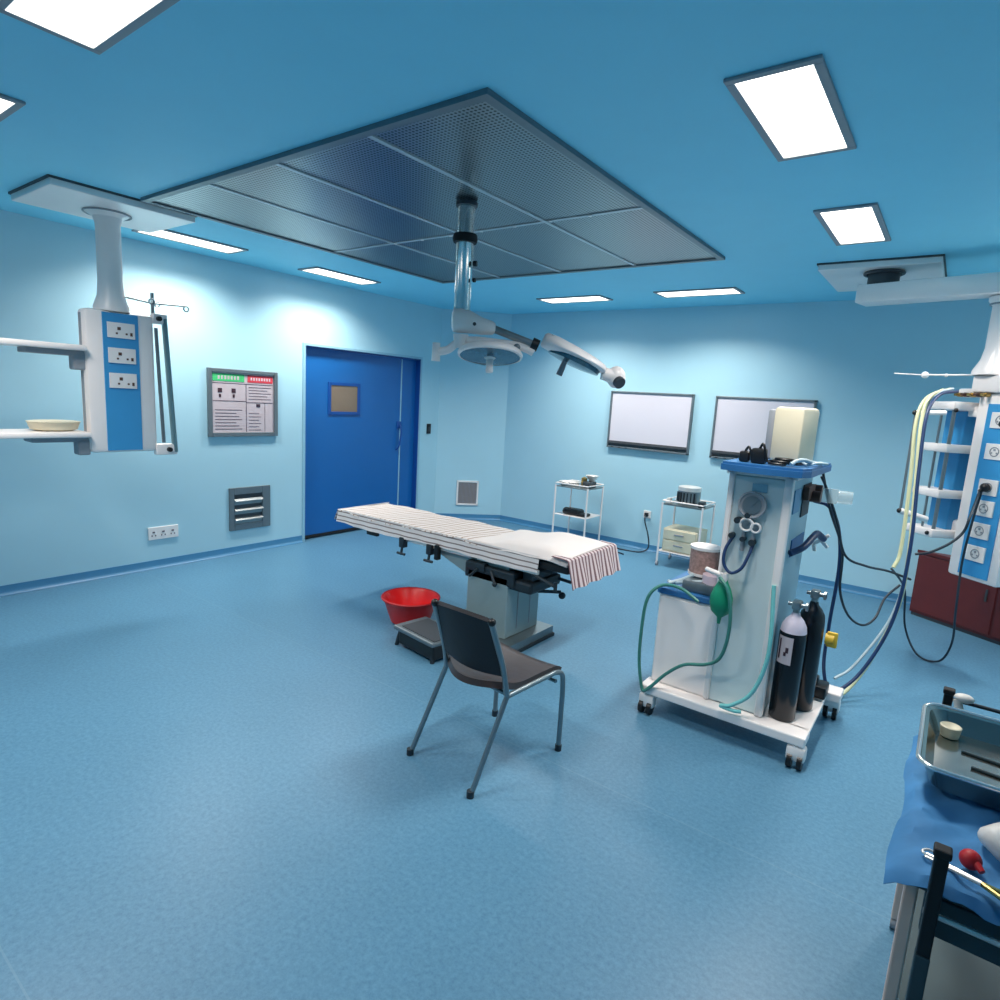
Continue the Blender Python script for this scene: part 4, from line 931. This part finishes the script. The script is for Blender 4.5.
for (x, y, m) in ((X0 - .022, Y0 + .06, 'beige'), (X0 - .015, Y1 - .03, 'beige'), (X1 - .03, Y0 + .06, 'steel'), (X1 - .03, Y1 - .03, 'steel')):
    b = new(); bb(b, (x - .013, y - .013, .04), (x + .013, y + .013, ZT - .02), .004); lg = part('leg', b, m, t)
    b = new(); cyl(b, (x - .012, y, .020), (x + .012, y, .020), .020, seg=14); part('castor', b, 'greyp', lg, smooth=True)
b = new(); cyl(b, (X0 + .02, Y1 - .03, .84), (X1 - .03, Y1 - .02, .84), .006, seg=10); part('guard_rail', b, 'tdark', t, smooth=True)
b = new(); cyl(b, (X0, Y0 - .016, ZT - .05), (X1, Y0 - .016, ZT - .05), .006, seg=10); part('front_rim', b, 'steel', t, smooth=True)
# blue drape
def drapef(u, v):
    x = 5.588 + .80 * u; y = -1.70 + .72 * v
    z = ZT + .016 + .006 * math.sin(x * 40 + y * 11) + .005 * math.sin(y * 37) + .004 * math.sin(x * 90 - y * 60)
    if x < 5.612: z -= (5.612 - x) * 1.2
    if y < -1.685: z -= (-1.685 - y) * 1.0
    return Vector((x + .005 * math.sin(y * 17) - .012 * max(0, (-1.45 - y) / .25) , y + .004 * math.sin(x * 25), z))
b = new(); grid(b, drapef, 44, 44); bmesh.ops.solidify(b, geom=b.faces[:], thickness=.003)
tag(part('blue_drape', b, 'drape', smooth=True), 'crumpled blue cloth drape covering the foreground trolley top', 'drape')
# deep steel tray with rounded rim
t = thing('instrument_tray', 'deep stainless tray with rounded rim on blue foreground drape', 'tray', (5.95, -1.17, ZT + .02))
def rrect(x0, x1, y0, y1, r, n=6):
    P = []
    for (cx, cy, a0) in ((x1 - r, y1 - r, 0), (x0 + r, y1 - r, PI / 2), (x0 + r, y0 + r, PI), (x1 - r, y0 + r, 1.5 * PI)):
        for k in range(n + 1): a = a0 + PI / 2 * k / n; P.append((cx + r * math.cos(a), cy + r * math.sin(a)))
    return P
b = new(); tx0, tx1, ty0, ty1 = 5.605, 6.30, -1.37, -.95
levels = [(.0, 0.035, .03), (.003, .030, .035), (.055, .010, .045), (.062, 0, .05), (.066, .002, .05), (.060, .014, .045), (.008, .036, .035)]
rings = []
zb = ZT + .034
for (z, ins, rad) in levels: rings.append([b.verts.new((x, y, zb + z)) for x, y in rrect(tx0 + ins, tx1 - ins, ty0 + ins, ty1 - ins, rad)])
for a, c2 in zip(rings, rings[1:]):
    for k in range(len(a)): j = (k + 1) % len(a); b.faces.new((a[k], a[j], c2[j], c2[k]))
b.faces.new(rings[0][::-1]); b.faces.new(rings[-1]); part('pan', b, 'shiny', t, smooth=True)
b = new(); P = [Vector((x, y, zb + .064)) for x, y in rrect(tx0, tx1, ty0, ty1, .05)]; P.append(P[0]); tube(b, P, .006, smooth=False, close=True); part('rolled_rim', b, 'chrome', t, smooth=True)
b = new(); cyl(b, (5.70, -1.10, zb + .012), (6.20, -1.16, zb + .012), .004, seg=8); cyl(b, (5.72, -1.18, zb + .012), (6.2, -1.24, zb + .012), .004, seg=8); tag(part('metal_probes', b, 'tealsteel', smooth=True), 'thin steel rods lying in the deep foreground tray', 'instruments')
b = new(); lathe(b, [(0, zb + .010), (.022, zb + .010), (.026, zb + .04), (.023, zb + .042), (.0, zb + .02)], (5.672, -1.02, 0), seg=18); tag(part('medicine_cup', b, 'cream', smooth=True), 'small cream cup inside left end of the deep tray', 'cup')
b = new(); sph(b, (5.700, -.825, .858), .020, 1.3, .9, .7, seg=16); tube(b, [(5.685, -.825, .85), (5.69, -.828, .83), (5.70, -.835, .80), (5.71, -.838, .785)], .012); tag(part('white_cloth_wrap', b, 'latex', smooth=True), 'white wrap around the black far corner post of foreground trolley', 'wrap')
# gloves, bulb, scissors
b = new(); sph(b, (5.795, -1.50, ZT + .05), .06, 1.15, .9, .62, seg=24); sph(b, (5.86, -1.48, ZT + .045), .05, 1.2, 1, .55, seg=20)
for v in b.verts: v.co.z += .006 * math.sin(v.co.x * 90) * math.cos(v.co.y * 70)
tag(part('latex_glove', b, 'latex', smooth=True), 'bunched white latex glove on blue drape beside the deep tray', 'glove')
b = new(); sph(b, (5.716, -1.585, ZT + .033), .020, 1, 1, 1, seg=18); cyl(b, (5.716, -1.585, ZT + .04), (5.735, -1.61, ZT + .03), .010, .006, seg=10); tag(part('rubber_bulb', b, 'redb', smooth=True), 'small red rubber bulb on the blue foreground drape', 'bulb')
t = thing('scissors', 'gold handled steel scissors lying on blue foreground drape', 'scissors', (5.70, -1.66, ZT + .02))
zs = ZT + .030
b = new(); cyl(b, (5.642, -1.621, zs), (5.732, -1.659, zs + .006), .0028, .005, seg=8); part('blade', b, 'steel', t, smooth=True)
b = new(); cyl(b, (5.640, -1.634, zs), (5.732, -1.661, zs + .006), .0028, .005, seg=8); part('blade', b, 'steel', t, smooth=True)
b = new(); cyl(b, (5.732, -1.659, zs + .006), (5.781, -1.666, zs + .006), .005, seg=8); ring(b, (5.800, -1.661, zs + .006), .024, .005, sy=.6, seg=18); part('finger_loop', b, 'gold', t, smooth=True)
b = new(); cyl(b, (5.732, -1.661, zs + .006), (5.773, -1.689, zs + .006), .005, seg=8); ring(b, (5.792, -1.696, zs + .006), .024, .005, sy=.6, seg=18); part('finger_loop', b, 'gold', t, smooth=True)
b = new(); tube(b, [(5.672, -1.610, zs), (5.646, -1.608, zs + .002), (5.635, -1.625, zs + .004), (5.650, -1.635, zs)], .0028); part('tip_ring', b, 'steel', t, smooth=True)
